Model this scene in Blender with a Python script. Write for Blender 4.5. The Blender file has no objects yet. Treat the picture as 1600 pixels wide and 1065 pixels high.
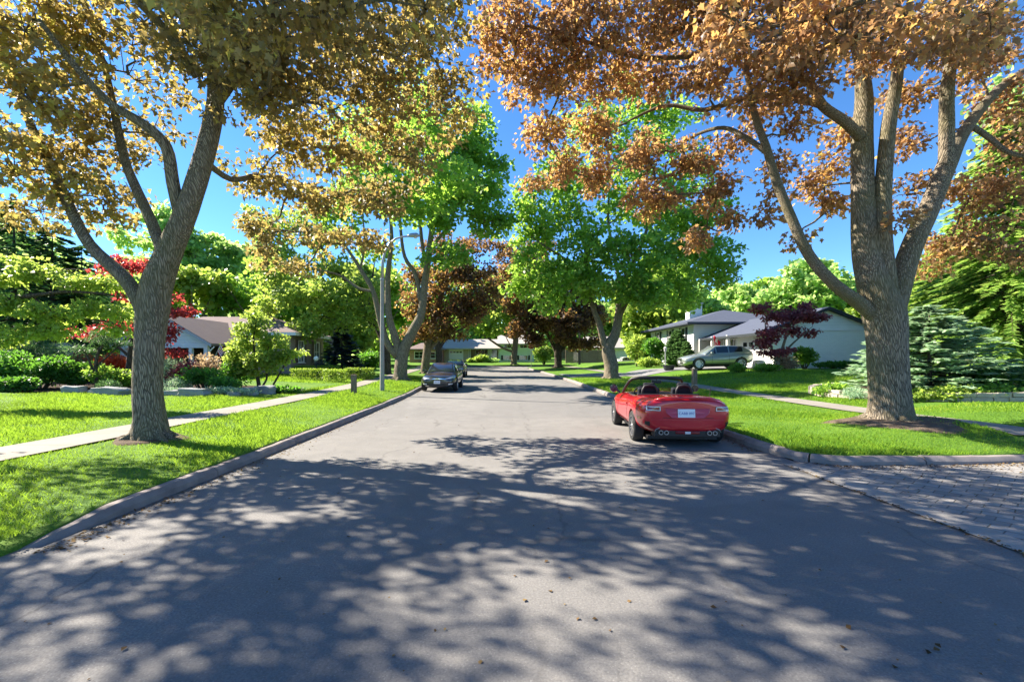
import bpy, bmesh, math, random
import numpy as np
from mathutils import Vector, Matrix
R = math.radians
scene = bpy.context.scene
COL = scene.collection

# ------------------------------------------------------------ camera, sky, sun, exposure
CAM_H = 1.65
cam_d = bpy.data.cameras.new('camera'); cam = bpy.data.objects.new('camera', cam_d); COL.objects.link(cam)
cam.location = (0, 0, CAM_H); cam.rotation_euler = (R(90), 0, 0)
cam_d.lens = 16.0; cam_d.sensor_width = 36.0
cam_d.shift_x = 13/1600; cam_d.shift_y = 29.5/1600
cam_d.clip_start = 0.05; cam_d.clip_end = 2000
scene.camera = cam
SUN_EL, SUN_AZ = 40.0, -68.0          # azimuth measured from +Y towards +X
world = bpy.data.worlds.new('World'); scene.world = world; world.use_nodes = True
wn = world.node_tree.nodes; wn.clear()
sky = wn.new('ShaderNodeTexSky'); sky.sky_type = 'NISHITA'; sky.sun_disc = False
sky.sun_elevation = R(SUN_EL); sky.sun_rotation = R(SUN_AZ)
sky.air_density = 1.0; sky.dust_density = 0.0; sky.ozone_density = 4.0; sky.altitude = 3000
bg = wn.new('ShaderNodeBackground'); bg.inputs['Strength'].default_value = 0.078
wo = wn.new('ShaderNodeOutputWorld')
hs = wn.new('ShaderNodeHueSaturation'); hs.inputs['Saturation'].default_value = 1.17
world.node_tree.links.new(sky.outputs[0], hs.inputs['Color']); world.node_tree.links.new(hs.outputs[0], bg.inputs[0]); world.node_tree.links.new(bg.outputs[0], wo.inputs[0])
sun_d = bpy.data.lights.new('sun', 'SUN'); sun_d.energy = 4.3; sun_d.angle = R(0.5); sun_d.color = (1.0, .90, .755)
sun = bpy.data.objects.new('sun', sun_d); COL.objects.link(sun)
sdir = Vector((math.sin(R(SUN_AZ))*math.cos(R(SUN_EL)), math.cos(R(SUN_AZ))*math.cos(R(SUN_EL)), math.sin(R(SUN_EL))))
sun.rotation_euler = sdir.to_track_quat('Z', 'Y').to_euler(); sun.location = (-30, 20, 40)
scene.view_settings.view_transform = 'Standard'; scene.view_settings.look = 'None'
scene.view_settings.exposure = 2.05; scene.view_settings.gamma = 1.0
scene.cycles.max_bounces = 8; scene.cycles.diffuse_bounces = 5; scene.cycles.transmission_bounces = 6
scene.cycles.glossy_bounces = 3; scene.cycles.caustics_reflective = False; scene.cycles.caustics_refractive = False
scene.cycles.use_denoising = True; scene.cycles.sample_clamp_indirect = 6.0

# photo measurement helpers: a picture position at a known distance y gives the place in metres
FX, VX, HY = 711.0, 787.0, 562.0
def PX(px, y): return (px-VX)/FX*y
def PZ(py, y): return CAM_H-(py-HY)/FX*y
def P(px, py, y): return Vector((PX(px, y), y, PZ(py, y)))

# ------------------------------------------------------------ mesh helpers
def tag(o, label=None, cat=None, group=None, kind=None):
    if label: o['label'] = label
    if cat: o['category'] = cat
    if group: o['group'] = group
    if kind: o['kind'] = kind
    return o
def empty(name, loc=(0, 0, 0), rz=0.0, parent=None):
    o = bpy.data.objects.new(name, None); COL.objects.link(o); o.empty_display_size = .2
    o.location = loc; o.rotation_euler = (0, 0, rz)
    if parent: o.parent = parent
    return o
def copy_tree(o, parent=None):
    c = o.copy(); COL.objects.link(c)
    if parent: c.parent = parent
    for ch in list(o.children): copy_tree(ch, c)
    return c

class MB:
    def __init__(s): s.v = []; s.f = []
    def add(s, vs, fs):
        n = len(s.v); s.v += [tuple(v) for v in vs]; s.f += [tuple(i+n for i in f) for f in fs]; return s
    def box(s, c, d, rz=0.0, top=1.0, rx=0.0, ry=0.0):
        M = Matrix.Rotation(rz, 3, 'Z') @ Matrix.Rotation(ry, 3, 'Y') @ Matrix.Rotation(rx, 3, 'X'); c = Vector(c)
        vs = []
        for z in (-1, 1):
            k = top if z > 0 else 1.0
            for x, y in ((-1, -1), (1, -1), (1, 1), (-1, 1)):
                vs.append(c + M @ Vector((x*d[0]/2*k, y*d[1]/2*k, z*d[2]/2)))
        return s.add(vs, [(3, 2, 1, 0), (4, 5, 6, 7), (0, 1, 5, 4), (1, 2, 6, 5), (2, 3, 7, 6), (3, 0, 4, 7)])
    def tube(s, pts, rad, n=8, cap=True, bump=None):
        pts = [Vector(p) for p in pts]; m = len(pts)
        if not hasattr(rad, '__len__'): rad = [rad]*m
        t0 = (pts[1]-pts[0]).normalized()
        u = t0.cross(Vector((0.13, 1, 0.07)));
        if u.length < .2: u = t0.cross(Vector((1, 0, 0)))
        u.normalize(); vs = []
        for i in range(m):
            t = (pts[min(i+1, m-1)]-pts[max(i-1, 0)]).normalized()
            u = (u - t*u.dot(t)).normalized(); w = t.cross(u)
            for k in range(n):
                a = 2*math.pi*k/n; r = rad[i]
                if bump: r *= bump(a, i, pts[i])
                vs.append(pts[i]+u*math.cos(a)*r+w*math.sin(a)*r)
        fs = [(i*n+k, i*n+(k+1) % n, (i+1)*n+(k+1) % n, (i+1)*n+k) for i in range(m-1) for k in range(n)]
        if cap: fs += [tuple(reversed(range(n))), tuple(range((m-1)*n, m*n))]
        return s.add(vs, fs)
    def lathe(s, prof, n=24, c=(0, 0, 0), axis='Z', cap=True):
        c = Vector(c); vs = []
        for r, h in prof:
            for k in range(n):
                a = 2*math.pi*k/n; p = (r*math.cos(a), r*math.sin(a), h)
                if axis == 'Y': p = (p[0], p[2], -p[1])
                elif axis == 'X': p = (p[2], p[0], p[1])
                vs.append(c+Vector(p))
        m = len(prof)
        fs = [(i*n+k, i*n+(k+1) % n, (i+1)*n+(k+1) % n, (i+1)*n+k) for i in range(m-1) for k in range(n)]
        if cap: fs += [tuple(reversed(range(n))), tuple(range((m-1)*n, m*n))]
        return s.add(vs, fs)
    def prism(s, poly, ext):                     # planar polygon extruded by vector ext
        n = len(poly); ext = Vector(ext); a = [Vector(p) for p in poly]
        return s.add(a+[p+ext for p in a], [tuple(reversed(range(n))), tuple(range(n, 2*n))]+[(i, (i+1) % n, n+(i+1) % n, n+i) for i in range(n)])
    def quad(s, *p): return s.add(p, [tuple(range(len(p)))])
    def build(s, name, mat, parent=None, smooth=False, bevel=0.0, seg=2, angle=35, fix=True):
        me = bpy.data.meshes.new(name); me.from_pydata(s.v, [], s.f); me.update()
        if fix:
            bm = bmesh.new(); bm.from_mesh(me); bmesh.ops.recalc_face_normals(bm, faces=bm.faces); bm.to_mesh(me); bm.free()
        if mat: me.materials.append(mat)
        if smooth:
            me.shade_smooth()
            if angle: me.set_sharp_from_angle(angle=R(angle))
        o = bpy.data.objects.new(name, me); COL.objects.link(o)
        if parent: o.parent = parent
        if bevel:
            b = o.modifiers.new('bevel', 'BEVEL'); b.width = bevel; b.segments = seg; b.limit_method = 'ANGLE'; b.angle_limit = R(35)
        return o

def np_mesh(name, verts, nloop, loops, mat, parent=None, smooth=False):
    """verts (N,3); every face has nloop corners; loops flat index array"""
    me = bpy.data.meshes.new(name)
    nf = len(loops)//nloop
    me.vertices.add(len(verts)); me.vertices.foreach_set('co', np.ascontiguousarray(verts, dtype=np.float32).ravel())
    me.loops.add(len(loops)); me.loops.foreach_set('vertex_index', np.ascontiguousarray(loops, dtype=np.int32))
    me.polygons.add(nf); me.polygons.foreach_set('loop_start', np.arange(0, nf*nloop, nloop, dtype=np.int32))
    me.polygons.foreach_set('loop_total', np.full(nf, nloop, dtype=np.int32))
    if smooth: me.polygons.foreach_set('use_smooth', np.ones(nf, dtype=bool))
    me.update(calc_edges=True); me.validate()
    if mat: me.materials.append(mat)
    o = bpy.data.objects.new(name, me); COL.objects.link(o)
    if parent: o.parent = parent
    return o
def grid_mesh(name, X, Y, Z, mat, smooth=True, parent=None):
    a, b = X.shape; v = np.stack([X, Y, Z], -1).reshape(-1, 3)
    i = np.arange(a*b).reshape(a, b)
    q = np.stack([i[:-1, :-1], i[:-1, 1:], i[1:, 1:], i[1:, :-1]], -1).reshape(-1)
    return np_mesh(name, v, 4, q, mat, parent, smooth)

# ------------------------------------------------------------ material helpers
class NT:
    def __init__(s, name):
        s.m = bpy.data.materials.new(name); s.m.use_nodes = True; s.t = s.m.node_tree; s.t.nodes.clear()
        s.out = s.n('ShaderNodeOutputMaterial')
    def n(s, kind, **kw):
        o = s.t.nodes.new(kind)
        for k, v in kw.items():
            if k.startswith('i_'):
                o.inputs[k[2:].replace('_', ' ')].default_value = v
            else: setattr(o, k, v)
        return o
    def l(s, a, b): s.t.links.new(a, b)
    def coord(s, kind='Object'):
        return s.n('ShaderNodeTexCoord').outputs[kind]
    def pos(s): return s.n('ShaderNodeNewGeometry').outputs['Position']
    def mapping(s, vec, scale=(1, 1, 1), rot=(0, 0, 0), loc=(0, 0, 0)):
        m = s.n('ShaderNodeMapping'); m.inputs['Scale'].default_value = scale; m.inputs['Rotation'].default_value = rot; m.inputs['Location'].default_value = loc
        s.l(vec, m.inputs['Vector']); return m.outputs[0]
    def noise(s, vec, scale, detail=4, rough=.55, dist=0.0):
        o = s.n('ShaderNodeTexNoise'); o.inputs['Scale'].default_value = scale; o.inputs['Detail'].default_value = detail
        o.inputs['Roughness'].default_value = rough; o.inputs['Distortion'].default_value = dist
        if vec is not None: s.l(vec, o.inputs['Vector'])
        return o.outputs['Fac']
    def vor(s, vec, scale, feature='F1', out='Distance', rnd=1.0):
        o = s.n('ShaderNodeTexVoronoi', feature=feature); o.inputs['Scale'].default_value = scale; o.inputs['Randomness'].default_value = rnd
        s.l(vec, o.inputs['Vector']); return o.outputs[out]
    def ramp(s, fac, stops, interp='LINEAR'):
        o = s.n('ShaderNodeValToRGB'); o.color_ramp.interpolation = interp; e = o.color_ramp.elements
        while len(e) < len(stops): e.new(.5)
        for k, (p, c) in enumerate(stops):
            e[k].position = p
            e[k].color = (c, c, c, 1) if not hasattr(c, '__len__') else (*c[:3], 1)
        s.l(fac, o.inputs[0]); return o.outputs[0]
    def mix(s, fac, a, b, mode='MIX'):
        o = s.n('ShaderNodeMix', data_type='RGBA', blend_type=mode)
        for idx, x in ((0, fac), (6, a), (7, b)):
            if isinstance(x, bpy.types.NodeSocket): s.l(x, o.inputs[idx])
            elif idx == 0: o.inputs[0].default_value = x
            else: o.inputs[idx].default_value = (x, x, x, 1) if not hasattr(x, '__len__') else (*x[:3], 1)
        return o.outputs[2]
    def math(s, op, a, b=0.0):
        o = s.n('ShaderNodeMath', operation=op)
        for i, x in ((0, a), (1, b)):
            if isinstance(x, bpy.types.NodeSocket): s.l(x, o.inputs[i])
            else: o.inputs[i].default_value = x
        return o.outputs[0]
    def bump(s, h, strength=.3, dist=.02, normal=None):
        o = s.n('ShaderNodeBump'); o.inputs['Strength'].default_value = strength; o.inputs['Distance'].default_value = dist
        s.l(h, o.inputs['Height'])
        if normal: s.l(normal, o.inputs['Normal'])
        return o.outputs[0]
    def bsdf(s, color, rough=.7, metal=0.0, normal=None, spec=.5, coat=0.0, **kw):
        o = s.n('ShaderNodeBsdfPrincipled')
        for k, x in (('Base Color', color), ('Roughness', rough), ('Metallic', metal), ('Specular IOR Level', spec), ('Coat Weight', coat)):
            if isinstance(x, bpy.types.NodeSocket): s.l(x, o.inputs[k])
            else: o.inputs[k].default_value = (*x[:3], 1) if hasattr(x, '__len__') else x
        for k, x in kw.items(): o.inputs[k.replace('_', ' ')].default_value = x
        if normal: s.l(normal, o.inputs['Normal'])
        return o.outputs[0]
    def done(s, sh): s.l(sh, s.out.inputs[0]); return s.m

def simple(name, col, rough=.6, metal=0.0, var=.12, scale=6.0, bump=0.0, coat=0.0, spec=.5, bdist=.01):
    t = NT(name); f = t.noise(t.coord(), scale, 5)
    c = t.mix(f, tuple(x*(1-var) for x in col), tuple(min(1, x*(1+var)) for x in col))
    nm = t.bump(t.noise(t.coord(), scale*8, 3), bump, bdist) if bump else None
    return t.done(t.bsdf(c, rough, metal, nm, spec, coat))
def leaf_mat(name, stops, trans, mixf=.45, rough=.45, spec=.35, transvar=.35):
    """leaves: reflected colour and transmitted colour both vary leaf by leaf"""
    t = NT(name); g = t.n('ShaderNodeNewGeometry'); r = g.outputs['Random Per Island']
    big = t.noise(t.pos(), .45, 2)
    rr = t.math('ADD', t.math('MULTIPLY', r, .72), t.math('MULTIPLY', t.math('SUBTRACT', big, .36), 1.0))
    c = t.ramp(rr, stops)
    c2 = t.ramp(rr, [(p, tuple(x*(1+transvar*(p-.5)*2) for x in trans)) if not isinstance(trans[0], tuple) else (p, trans[min(k, len(trans)-1)]) for k, (p, _) in enumerate(stops)])
    b = t.bsdf(c, rough, 0, None, spec)
    tr = t.n('ShaderNodeBsdfTranslucent'); t.l(c2, tr.inputs[0])
    m = t.n('ShaderNodeMixShader'); m.inputs[0].default_value = mixf; t.l(b, m.inputs[1]); t.l(tr.outputs[0], m.inputs[2])
    return t.done(m.outputs[0])
def bark_mat(name, a, b, twist=.35, fine=1.0, strength=.9, moss=0.0):
    t = NT(name); v = t.coord()
    sp = t.n('ShaderNodeSeparateXYZ'); t.l(v, sp.inputs[0])
    vr = t.n('ShaderNodeVectorRotate', rotation_type='Z_AXIS'); t.l(v, vr.inputs['Vector']); t.l(t.math('MULTIPLY', sp.outputs[2], twist), vr.inputs['Angle'])
    w = t.n('ShaderNodeTexNoise'); w.inputs['Scale'].default_value = 2.2; t.l(v, w.inputs['Vector'])
    wm = t.n('ShaderNodeVectorMath', operation='MULTIPLY_ADD'); t.l(w.outputs['Color'], wm.inputs[0]); wm.inputs[1].default_value = (.12, .12, .2); t.l(vr.outputs[0], wm.inputs[2])
    m1 = t.mapping(wm.outputs[0], (17*fine, 17*fine, 1.5*fine))
    rid = t.noise(m1, 1.0, 5, .62)
    vo = t.vor(t.mapping(wm.outputs[0], (11*fine, 11*fine, 1.1*fine)), 1.6, 'DISTANCE_TO_EDGE')
    h = t.mix(.5, t.ramp(vo, [(0, 0), (.22, 1)]), rid)
    blot = t.noise(v, 1.3, 4)
    c = t.mix(t.ramp(h, [(.25, 0), (.72, 1)]), a, b)
    c = t.mix(t.ramp(blot, [(.4, 0), (.7, .5)]), c, tuple(x*.62 for x in b))
    if moss: c = t.mix(t.ramp(t.noise(v, .8, 3), [(.42, 0), (.7, moss)]), c, (.16, .15, .055))
    return t.done(t.bsdf(c, .88, 0, t.bump(h, strength, .03), .2))

M = {}
M['bark'] = bark_mat('maple bark', (.062, .050, .038), (.33, .275, .205), .45, 2.1, 1.0, .6)
M['bark_pale'] = bark_mat('pale bark', (.08, .062, .046), (.29, .235, .175), .2, 1.4, .8, .3)
M['bark_dark'] = bark_mat('dark bark', (.025, .02, .016), (.11, .09, .07), .1, 1.0, .7)
M['leaf_purple'] = leaf_mat('copper maple leaves', [(0, (.060, .060, .036)), (.3, (.115, .104, .052)), (.6, (.20, .16, .075)), (.85, (.24, .22, .075)), (1, (.29, .30, .08))],
    [(.28, .25, .10), (.46, .37, .12), (.70, .50, .15), (.78, .64, .15), (.82, .77, .16)], .41)
M['leaf_red'] = leaf_mat('rusty maple leaves', [(0, (.062, .050, .040)), (.35, (.13, .092, .064)), (.7, (.25, .155, .095)), (1, (.31, .26, .10))],
    [(.32, .19, .11), (.60, .33, .14), (.90, .52, .17), (.88, .70, .17)], .47)
M['leaf_dark'] = leaf_mat('dark purple leaves', [(0, (.022, .017, .015)), (.5, (.065, .042, .032)), (.85, (.15, .10, .04)), (1, (.26, .2, .055))],
    [(.2, .10, .05), (.4, .22, .08), (.68, .44, .11), (.82, .62, .12)], .45)
M['leaf_green'] = leaf_mat('green maple leaves', [(0, (.03, .085, .02)), (.5, (.075, .165, .028)), (1, (.18, .28, .045))], (.48, .76, .10), .5)
M['leaf_lime'] = leaf_mat('lime leaves', [(0, (.07, .13, .028)), (.5, (.165, .255, .048)), (1, (.31, .37, .075))], (.55, .72, .12), .5)
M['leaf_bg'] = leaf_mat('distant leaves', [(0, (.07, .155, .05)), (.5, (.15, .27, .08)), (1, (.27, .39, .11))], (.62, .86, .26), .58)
M['leaf_bush'] = leaf_mat('bush leaves', [(0, (.018, .06, .018)), (.5, (.042, .125, .026)), (1, (.10, .21, .035))], (.22, .52, .05), .42)
M['leaf_crimson'] = leaf_mat('crimson leaves', [(0, (.05, .008, .014)), (.5, (.16, .02, .03)), (1, (.36, .05, .05))], (.75, .10, .09), .45)
M['leaf_maroon'] = leaf_mat('maroon leaves', [(0, (.05, .014, .025)), (.5, (.15, .035, .055)), (1, (.34, .11, .10))], (.6, .16, .17), .45)
M['leaf_orange'] = leaf_mat('orange red leaves', [(0, (.16, .03, .015)), (.5, (.42, .08, .03)), (1, (.6, .16, .05))], (.95, .22, .06), .5)
M['leaf_pink'] = leaf_mat('pinkish leaves', [(0, (.14, .10, .06)), (.5, (.36, .24, .17)), (1, (.5, .36, .26))], (.6, .45, .25), .4)
M['needle_blue'] = leaf_mat('dark blue needles', [(0, (.008, .018, .03)), (.6, (.02, .045, .065)), (1, (.05, .10, .12))], (.03, .07, .08), .15)
M['needle_pale'] = leaf_mat('pale blue green needles', [(0, (.09, .18, .11)), (.5, (.27, .41, .26)), (1, (.50, .62, .42))], (.5, .7, .38), .35)
M['needle_green'] = leaf_mat('green needles', [(0, (.022, .06, .026)), (.5, (.05, .12, .045)), (1, (.11, .20, .06))], (.18, .36, .10), .35)
M['needle_larch'] = leaf_mat('soft bright needles', [(0, (.05, .11, .025)), (.5, (.16, .28, .055)), (1, (.36, .48, .12))], (.5, .72, .14), .42)
M['hedge'] = leaf_mat('hedge leaves', [(0, (.06, .12, .018)), (.5, (.16, .26, .03)), (1, (.30, .38, .05))], (.48, .66, .08), .42)
M['grass_blade'] = leaf_mat('grass blades', [(0, (.05, .12, .012)), (.5, (.115, .23, .02)), (.85, (.23, .34, .03)), (1, (.38, .4, .08))], (.40, .62, .05), .4, .5, .25)

def grass_ground():
    t = NT('lawn'); p = t.pos()
    a = t.noise(p, .55, 4); b = t.noise(p, 9.0, 5, .7); c = t.noise(t.mapping(p, (38, 38, 38)), 1.0, 3, .7)
    col = t.ramp(t.mix(.45, a, b), [(.3, (.065, .15, .016)), (.5, (.11, .225, .022)), (.7, (.19, .30, .034))])
    col = t.mix(t.ramp(c, [(.35, .55), (.62, 0)]), col, (.035, .085, .012))
    hgt = t.mix(.5, b, c)
    return t.done(t.bsdf(col, .8, 0, t.bump(hgt, .9, .06), .15))
M['lawn'] = grass_ground()
def asphalt():
    t = NT('asphalt'); p = t.pos()
    big = t.noise(p, .22, 4); mid = t.noise(p, 2.3, 5, .6); fine = t.noise(p, 62, 4, .75); grit = t.vor(p, 48, 'F1')
    col = t.ramp(t.mix(.5, big, mid), [(.3, (.155, .151, .147)), (.52, (.205, .198, .19)), (.72, (.255, .246, .233))])
    col = t.mix(t.ramp(fine, [(.36, .62), (.58, 0)]), col, (.075, .074, .072))
    col = t.mix(t.ramp(grit, [(.0, .45), (.28, 0)]), col, (.46, .45, .42))
    # long ragged cracks and old sealed seams
    w = t.n('ShaderNodeTexNoise'); w.inputs['Scale'].default_value = 1.4; w.inputs['Detail'].default_value = 6; t.l(p, w.inputs['Vector'])
    wm = t.n('ShaderNodeVectorMath', operation='MULTIPLY_ADD'); t.l(w.outputs['Color'], wm.inputs[0]); wm.inputs[1].default_value = (.7, .7, 0); t.l(p, wm.inputs[2])
    ed = t.vor(t.mapping(wm.outputs[0], (.42, .16, 1)), 1.0, 'DISTANCE_TO_EDGE')
    on = t.ramp(t.noise(p, .33, 2), [(.50, 0), (.60, 1)])
    crack = t.math('MULTIPLY', t.ramp(ed, [(.0, 1), (.005, .7), (.012, 0)]), on)
    col = t.mix(t.math('MULTIPLY', crack, .5), col, (.045, .042, .04))
    sx = t.n('ShaderNodeSeparateXYZ'); t.l(wm.outputs[0], sx.inputs[0])
    for x0 in (-2.75, .95, 4.25):
        dd = t.math('ABSOLUTE', t.math('SUBTRACT', sx.outputs[0], x0)); ln = t.ramp(dd, [(0, .45), (.01, .35), (.022, 0)])
        col = t.mix(t.math('MULTIPLY', ln, t.ramp(t.noise(p, .5+.1*x0, 3), [(.42, 0), (.56, 1)])), col, (.05, .048, .046))
    ptc = t.vor(t.mapping(wm.outputs[0], (.21, .13, 1)), 1.0, 'F1', 'Color'); bw = t.n('ShaderNodeRGBToBW'); t.l(ptc, bw.inputs[0])
    col = t.mix(t.ramp(bw.outputs[0], [(.3, .28), (.34, 0), (.68, 0), (.72, .2)]), col, (.125, .122, .12))
    # oil and tyre stains
    st = t.noise(t.mapping(p, (.9, .12, 1)), 1.0, 4)
    col = t.mix(t.ramp(st, [(.56, 0), (.75, .35)]), col, (.10, .098, .095))
    h = t.mix(.5, fine, grit)
    return t.done(t.bsdf(col, .82, 0, t.bump(t.mix(crack, h, (0, 0, 0)), .35, .006), .3))
M['asphalt'] = asphalt()
def concrete(name, a, b, sc=1.0, slab=0.0):
    t = NT(name); p = t.pos()
    n1 = t.noise(p, 1.1*sc, 5); n2 = t.noise(p, 22*sc, 4, .7); n3 = t.noise(p, 150, 2)
    col = t.mix(t.ramp(t.mix(.4, n1, n2), [(.32, 0), (.68, 1)]), a, b)
    col = t.mix(t.ramp(n2, [(.55, 0), (.75, .5)]), col, tuple(x*.5 for x in a))
    if slab:
        sp = t.n('ShaderNodeSeparateXYZ'); t.l(p, sp.inputs[0])
        fr = t.math('FRACT', t.math('DIVIDE', sp.outputs[1], slab))
        j = t.ramp(fr, [(0, 1), (.012, 1), (.02, 0)])
        col = t.mix(t.math('MULTIPLY', j, .8), col, (.05, .05, .04))
    return t.done(t.bsdf(col, .85, 0, t.bump(t.mix(.5, n2, n3), .35, .01), .25))
M['sidewalk'] = concrete('sidewalk concrete', (.19, .176, .152), (.295, .272, .236), 1.0, 1.5)
M['kerb'] = concrete('kerb concrete', (.15, .13, .125), (.30, .268, .25), 3.5)
M['gutter'] = concrete('gutter concrete', (.235, .222, .205), (.335, .318, .295), 1.5)
M['drive'] = concrete('drive asphalt', (.15, .15, .16), (.22, .22, .225), 1.0)
def pavers():
    t = NT('pavers'); p = t.pos()
    w = t.n('ShaderNodeTexNoise'); w.inputs['Scale'].default_value = .8; t.l(p, w.inputs['Vector'])
    wm = t.n('ShaderNodeVectorMath', operation='MULTIPLY_ADD'); t.l(w.outputs['Color'], wm.inputs[0]); wm.inputs[1].default_value = (.16, .16, 0); t.l(p, wm.inputs[2])
    v = t.mapping(wm.outputs[0], (1, 1, 1), (0, 0, R(52)))
    b = t.n('ShaderNodeTexBrick'); t.l(v, b.inputs['Vector']); b.offset = .5
    b.inputs['Scale'].default_value = 1.0; b.inputs['Brick Width'].default_value = .24; b.inputs['Row Height'].default_value = .165
    b.inputs['Mortar Size'].default_value = .008; b.inputs['Mortar Smooth'].default_value = .5; b.inputs['Bias'].default_value = .0
    b.inputs['Color1'].default_value = (.20, .193, .187, 1); b.inputs['Color2'].default_value = (.30, .287, .274, 1); b.inputs['Mortar'].default_value = (.10, .093, .08, 1)
    n = t.noise(p, 18, 5, .7); big = t.noise(p, 1.1, 4)
    col = t.mix(t.ramp(n, [(.45, 0), (.75, .5)]), b.outputs['Color'], (.13, .128, .122))
    col = t.mix(t.ramp(big, [(.45, 0), (.8, .3)]), col, (.3, .285, .265))
    h = t.mix(.35, t.math('SUBTRACT', 1.0, b.outputs['Fac']), n)
    return t.done(t.bsdf(col, .85, 0, t.bump(h, .6, .02), .25))
M['pavers'] = pavers()
def soil():
    t = NT('soil'); p = t.pos(); a = t.noise(p, 14, 5, .7); b = t.noise(p, 60, 3, .7)
    col = t.ramp(t.mix(.5, a, b), [(.3, (.022, .016, .012)), (.55, (.07, .05, .036)), (.75, (.16, .12, .085))])
    return t.done(t.bsdf(col, .95, 0, t.bump(t.mix(.5, a, b), 1.0, .05), .1))
M['soil'] = soil()
def earth():
    t = NT('dry earth'); p = t.pos(); a = t.noise(p, 6, 5, .7); b = t.noise(p, 55, 3, .7)
    col = t.ramp(t.mix(.5, a, b), [(.3, (.05, .038, .028)), (.5, (.13, .10, .074)), (.7, (.27, .22, .165))])
    return t.done(t.bsdf(col, .95, 0, t.bump(t.mix(.5, a, b), 1.0, .05), .1))
M['earth'] = earth()

# ------------------------------------------------------------ terrain
def sstep(a, b, x):
    t = np.clip((x-a)/(b-a), 0, 1); return t*t*(3-2*t)
def g(y):                                    # the road rises gently beyond the first houses
    y = np.asarray(y, float); t = np.maximum(0, y-14.0)
    return np.where(t < 8, .0145*t*t/16, .0145*(t-4))
def bend(y): return -0.0011*np.maximum(0, np.asarray(y, float)-15)**2
def xl(y): y = np.asarray(y, float); return -4.05+bend(y)-.012*np.maximum(0, y-8)
def xr(y): return 4.65+bend(y)
def wob(x, y): return .025*np.sin(x*.9+.3*y)+.02*np.sin(y*.8-.5*x+1)+.012*np.sin(2.3*x+1.9*y)
def corner_y0(x):        # near edge of the right hand lawn: rounded kerb corner then the driveway edge
    x = np.asarray(x, float); rx, ry = .75, .95
    t = np.clip((5.4-x)/rx, 0, 1)
    base = 7.03+ry*(1-np.sqrt(np.maximum(0, 1-t*t)))
    return base+np.where(x > 7.2, .085*np.clip(x-7.2, 0, 2.0)**1.6, 0)+np.clip(x-9.2, 0, 50)*.02
def H(x, y):
    """height of the lawn surface"""
    x = np.asarray(x, float); y = np.asarray(y, float)
    dl = xl(y)-x; dr = x-xr(y)
    hl = .13+.035*np.clip(dl-.2, 0, 2.6)+.028*np.clip(dl-4.2, 0, 26)
    hr = .13+.030*np.clip(dr-.2, 0, 4.4)+.66*(1-np.exp(-np.clip(dr-5.8, 0, 60)/2.6))*(.55+.45*sstep(12, 28, y))
    hr = hr+.20*np.exp(-((x-8.1)**2/2.6+(y-9.5)**2/1.9))
    h = np.where(x < 0, hl, hr)
    soft = sstep(.3, 1.2, np.where(x < 0, dl, dr))
    walk = np.where(x < 0, sstep(.1, .5, np.abs(dl-3.5)-.5), sstep(.1, .5, np.abs(dr-5.1)-.6))
    e = np.clip((y-corner_y0(x)-.15)/1.1, 0, 1); e = np.where((x > 4.6) & (y < 12), e*e*(3-2*e), 1.0)
    return g(y)+np.where(e < 1, .145*(1-e)+h*e, h)+wob(x, y)*soft*walk*e
def Hs(x, y): return float(H(x, y))

def yspace(y0, y1, n, p=2.2): return y0+(y1-y0)*np.linspace(0, 1, n)**p
# base ground sheet reaching the horizon
gx = np.concatenate([-np.geomspace(900, 14, 24), np.linspace(-12, 12, 9), np.geomspace(14, 900, 24)])
gy = np.concatenate([-np.geomspace(600, 5, 12), np.linspace(0, 60, 31), np.geomspace(64, 1500, 26)])
GX, GY = np.meshgrid(gx, gy, indexing='ij')
tag(grid_mesh('ground', GX, GY, np.minimum(g(GY), .0145*120)-.32, M['lawn']), 'wide grassy ground under the whole street', 'ground', kind='structure')

# left lawn: follows the kerb's back edge outwards
YL0, YEND = 3.75, 57.5
def sheet_left():
    d = np.concatenate([[0, .1, .22, .45], np.linspace(.8, 12, 45), np.geomspace(12.7, 120, 24)])
    s = np.concatenate([np.linspace(0, 12, 49), np.linspace(12.6, 53.75, 60)])
    D, S = np.meshgrid(d, s, indexing='ij'); Y = YL0+S; X = xl(Y)-.17-D
    Z = H(X, Y)
    near = np.clip((Y-YL0)/1.2, 0, 1); near = np.where(D < 1.5, near, 1-(1-near)*.5); Z = Z*(.15+.85*near)
    X = np.concatenate([X[:, :1], X], 1); Y = np.concatenate([Y[:, :1]-.25, Y], 1); Z = np.concatenate([Z[:, :1]-.4, Z], 1)
    X = np.concatenate([X[:1]+.02, X], 0); Y = np.concatenate([Y[:1], Y], 0); Z = np.concatenate([Z[:1]-.3, Z], 0)
    return grid_mesh('lawn', X, Y, Z, M['lawn'])
tag(sheet_left(), 'bright green lawn on the left side of the street', 'lawn', kind='structure')
def sheet_right():
    d = np.concatenate([[0, .1, .22, .45, .7], np.linspace(1.0, 14, 50), np.geomspace(14.8, 120, 24)])
    t = np.concatenate([np.linspace(0, .22, 46), np.linspace(.232, 1, 58)])
    D, T = np.meshgrid(d, t, indexing='ij')
    X0 = 4.82+D; Y0 = corner_y0(X0)+.16; Y = Y0+(YEND-Y0)*T; X = X0+bend(Y)
    Z = H(X, Y); X = np.concatenate([X[:, :1], X], 1); Y = np.concatenate([Y[:, :1]-.05, Y], 1); Z = np.concatenate([Z[:, :1]-.4, Z], 1)
    return grid_mesh('lawn', X, Y, Z, M['lawn'])
tag(sheet_right(), 'bright green lawn on the right side of the street', 'lawn', kind='structure')
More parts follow.
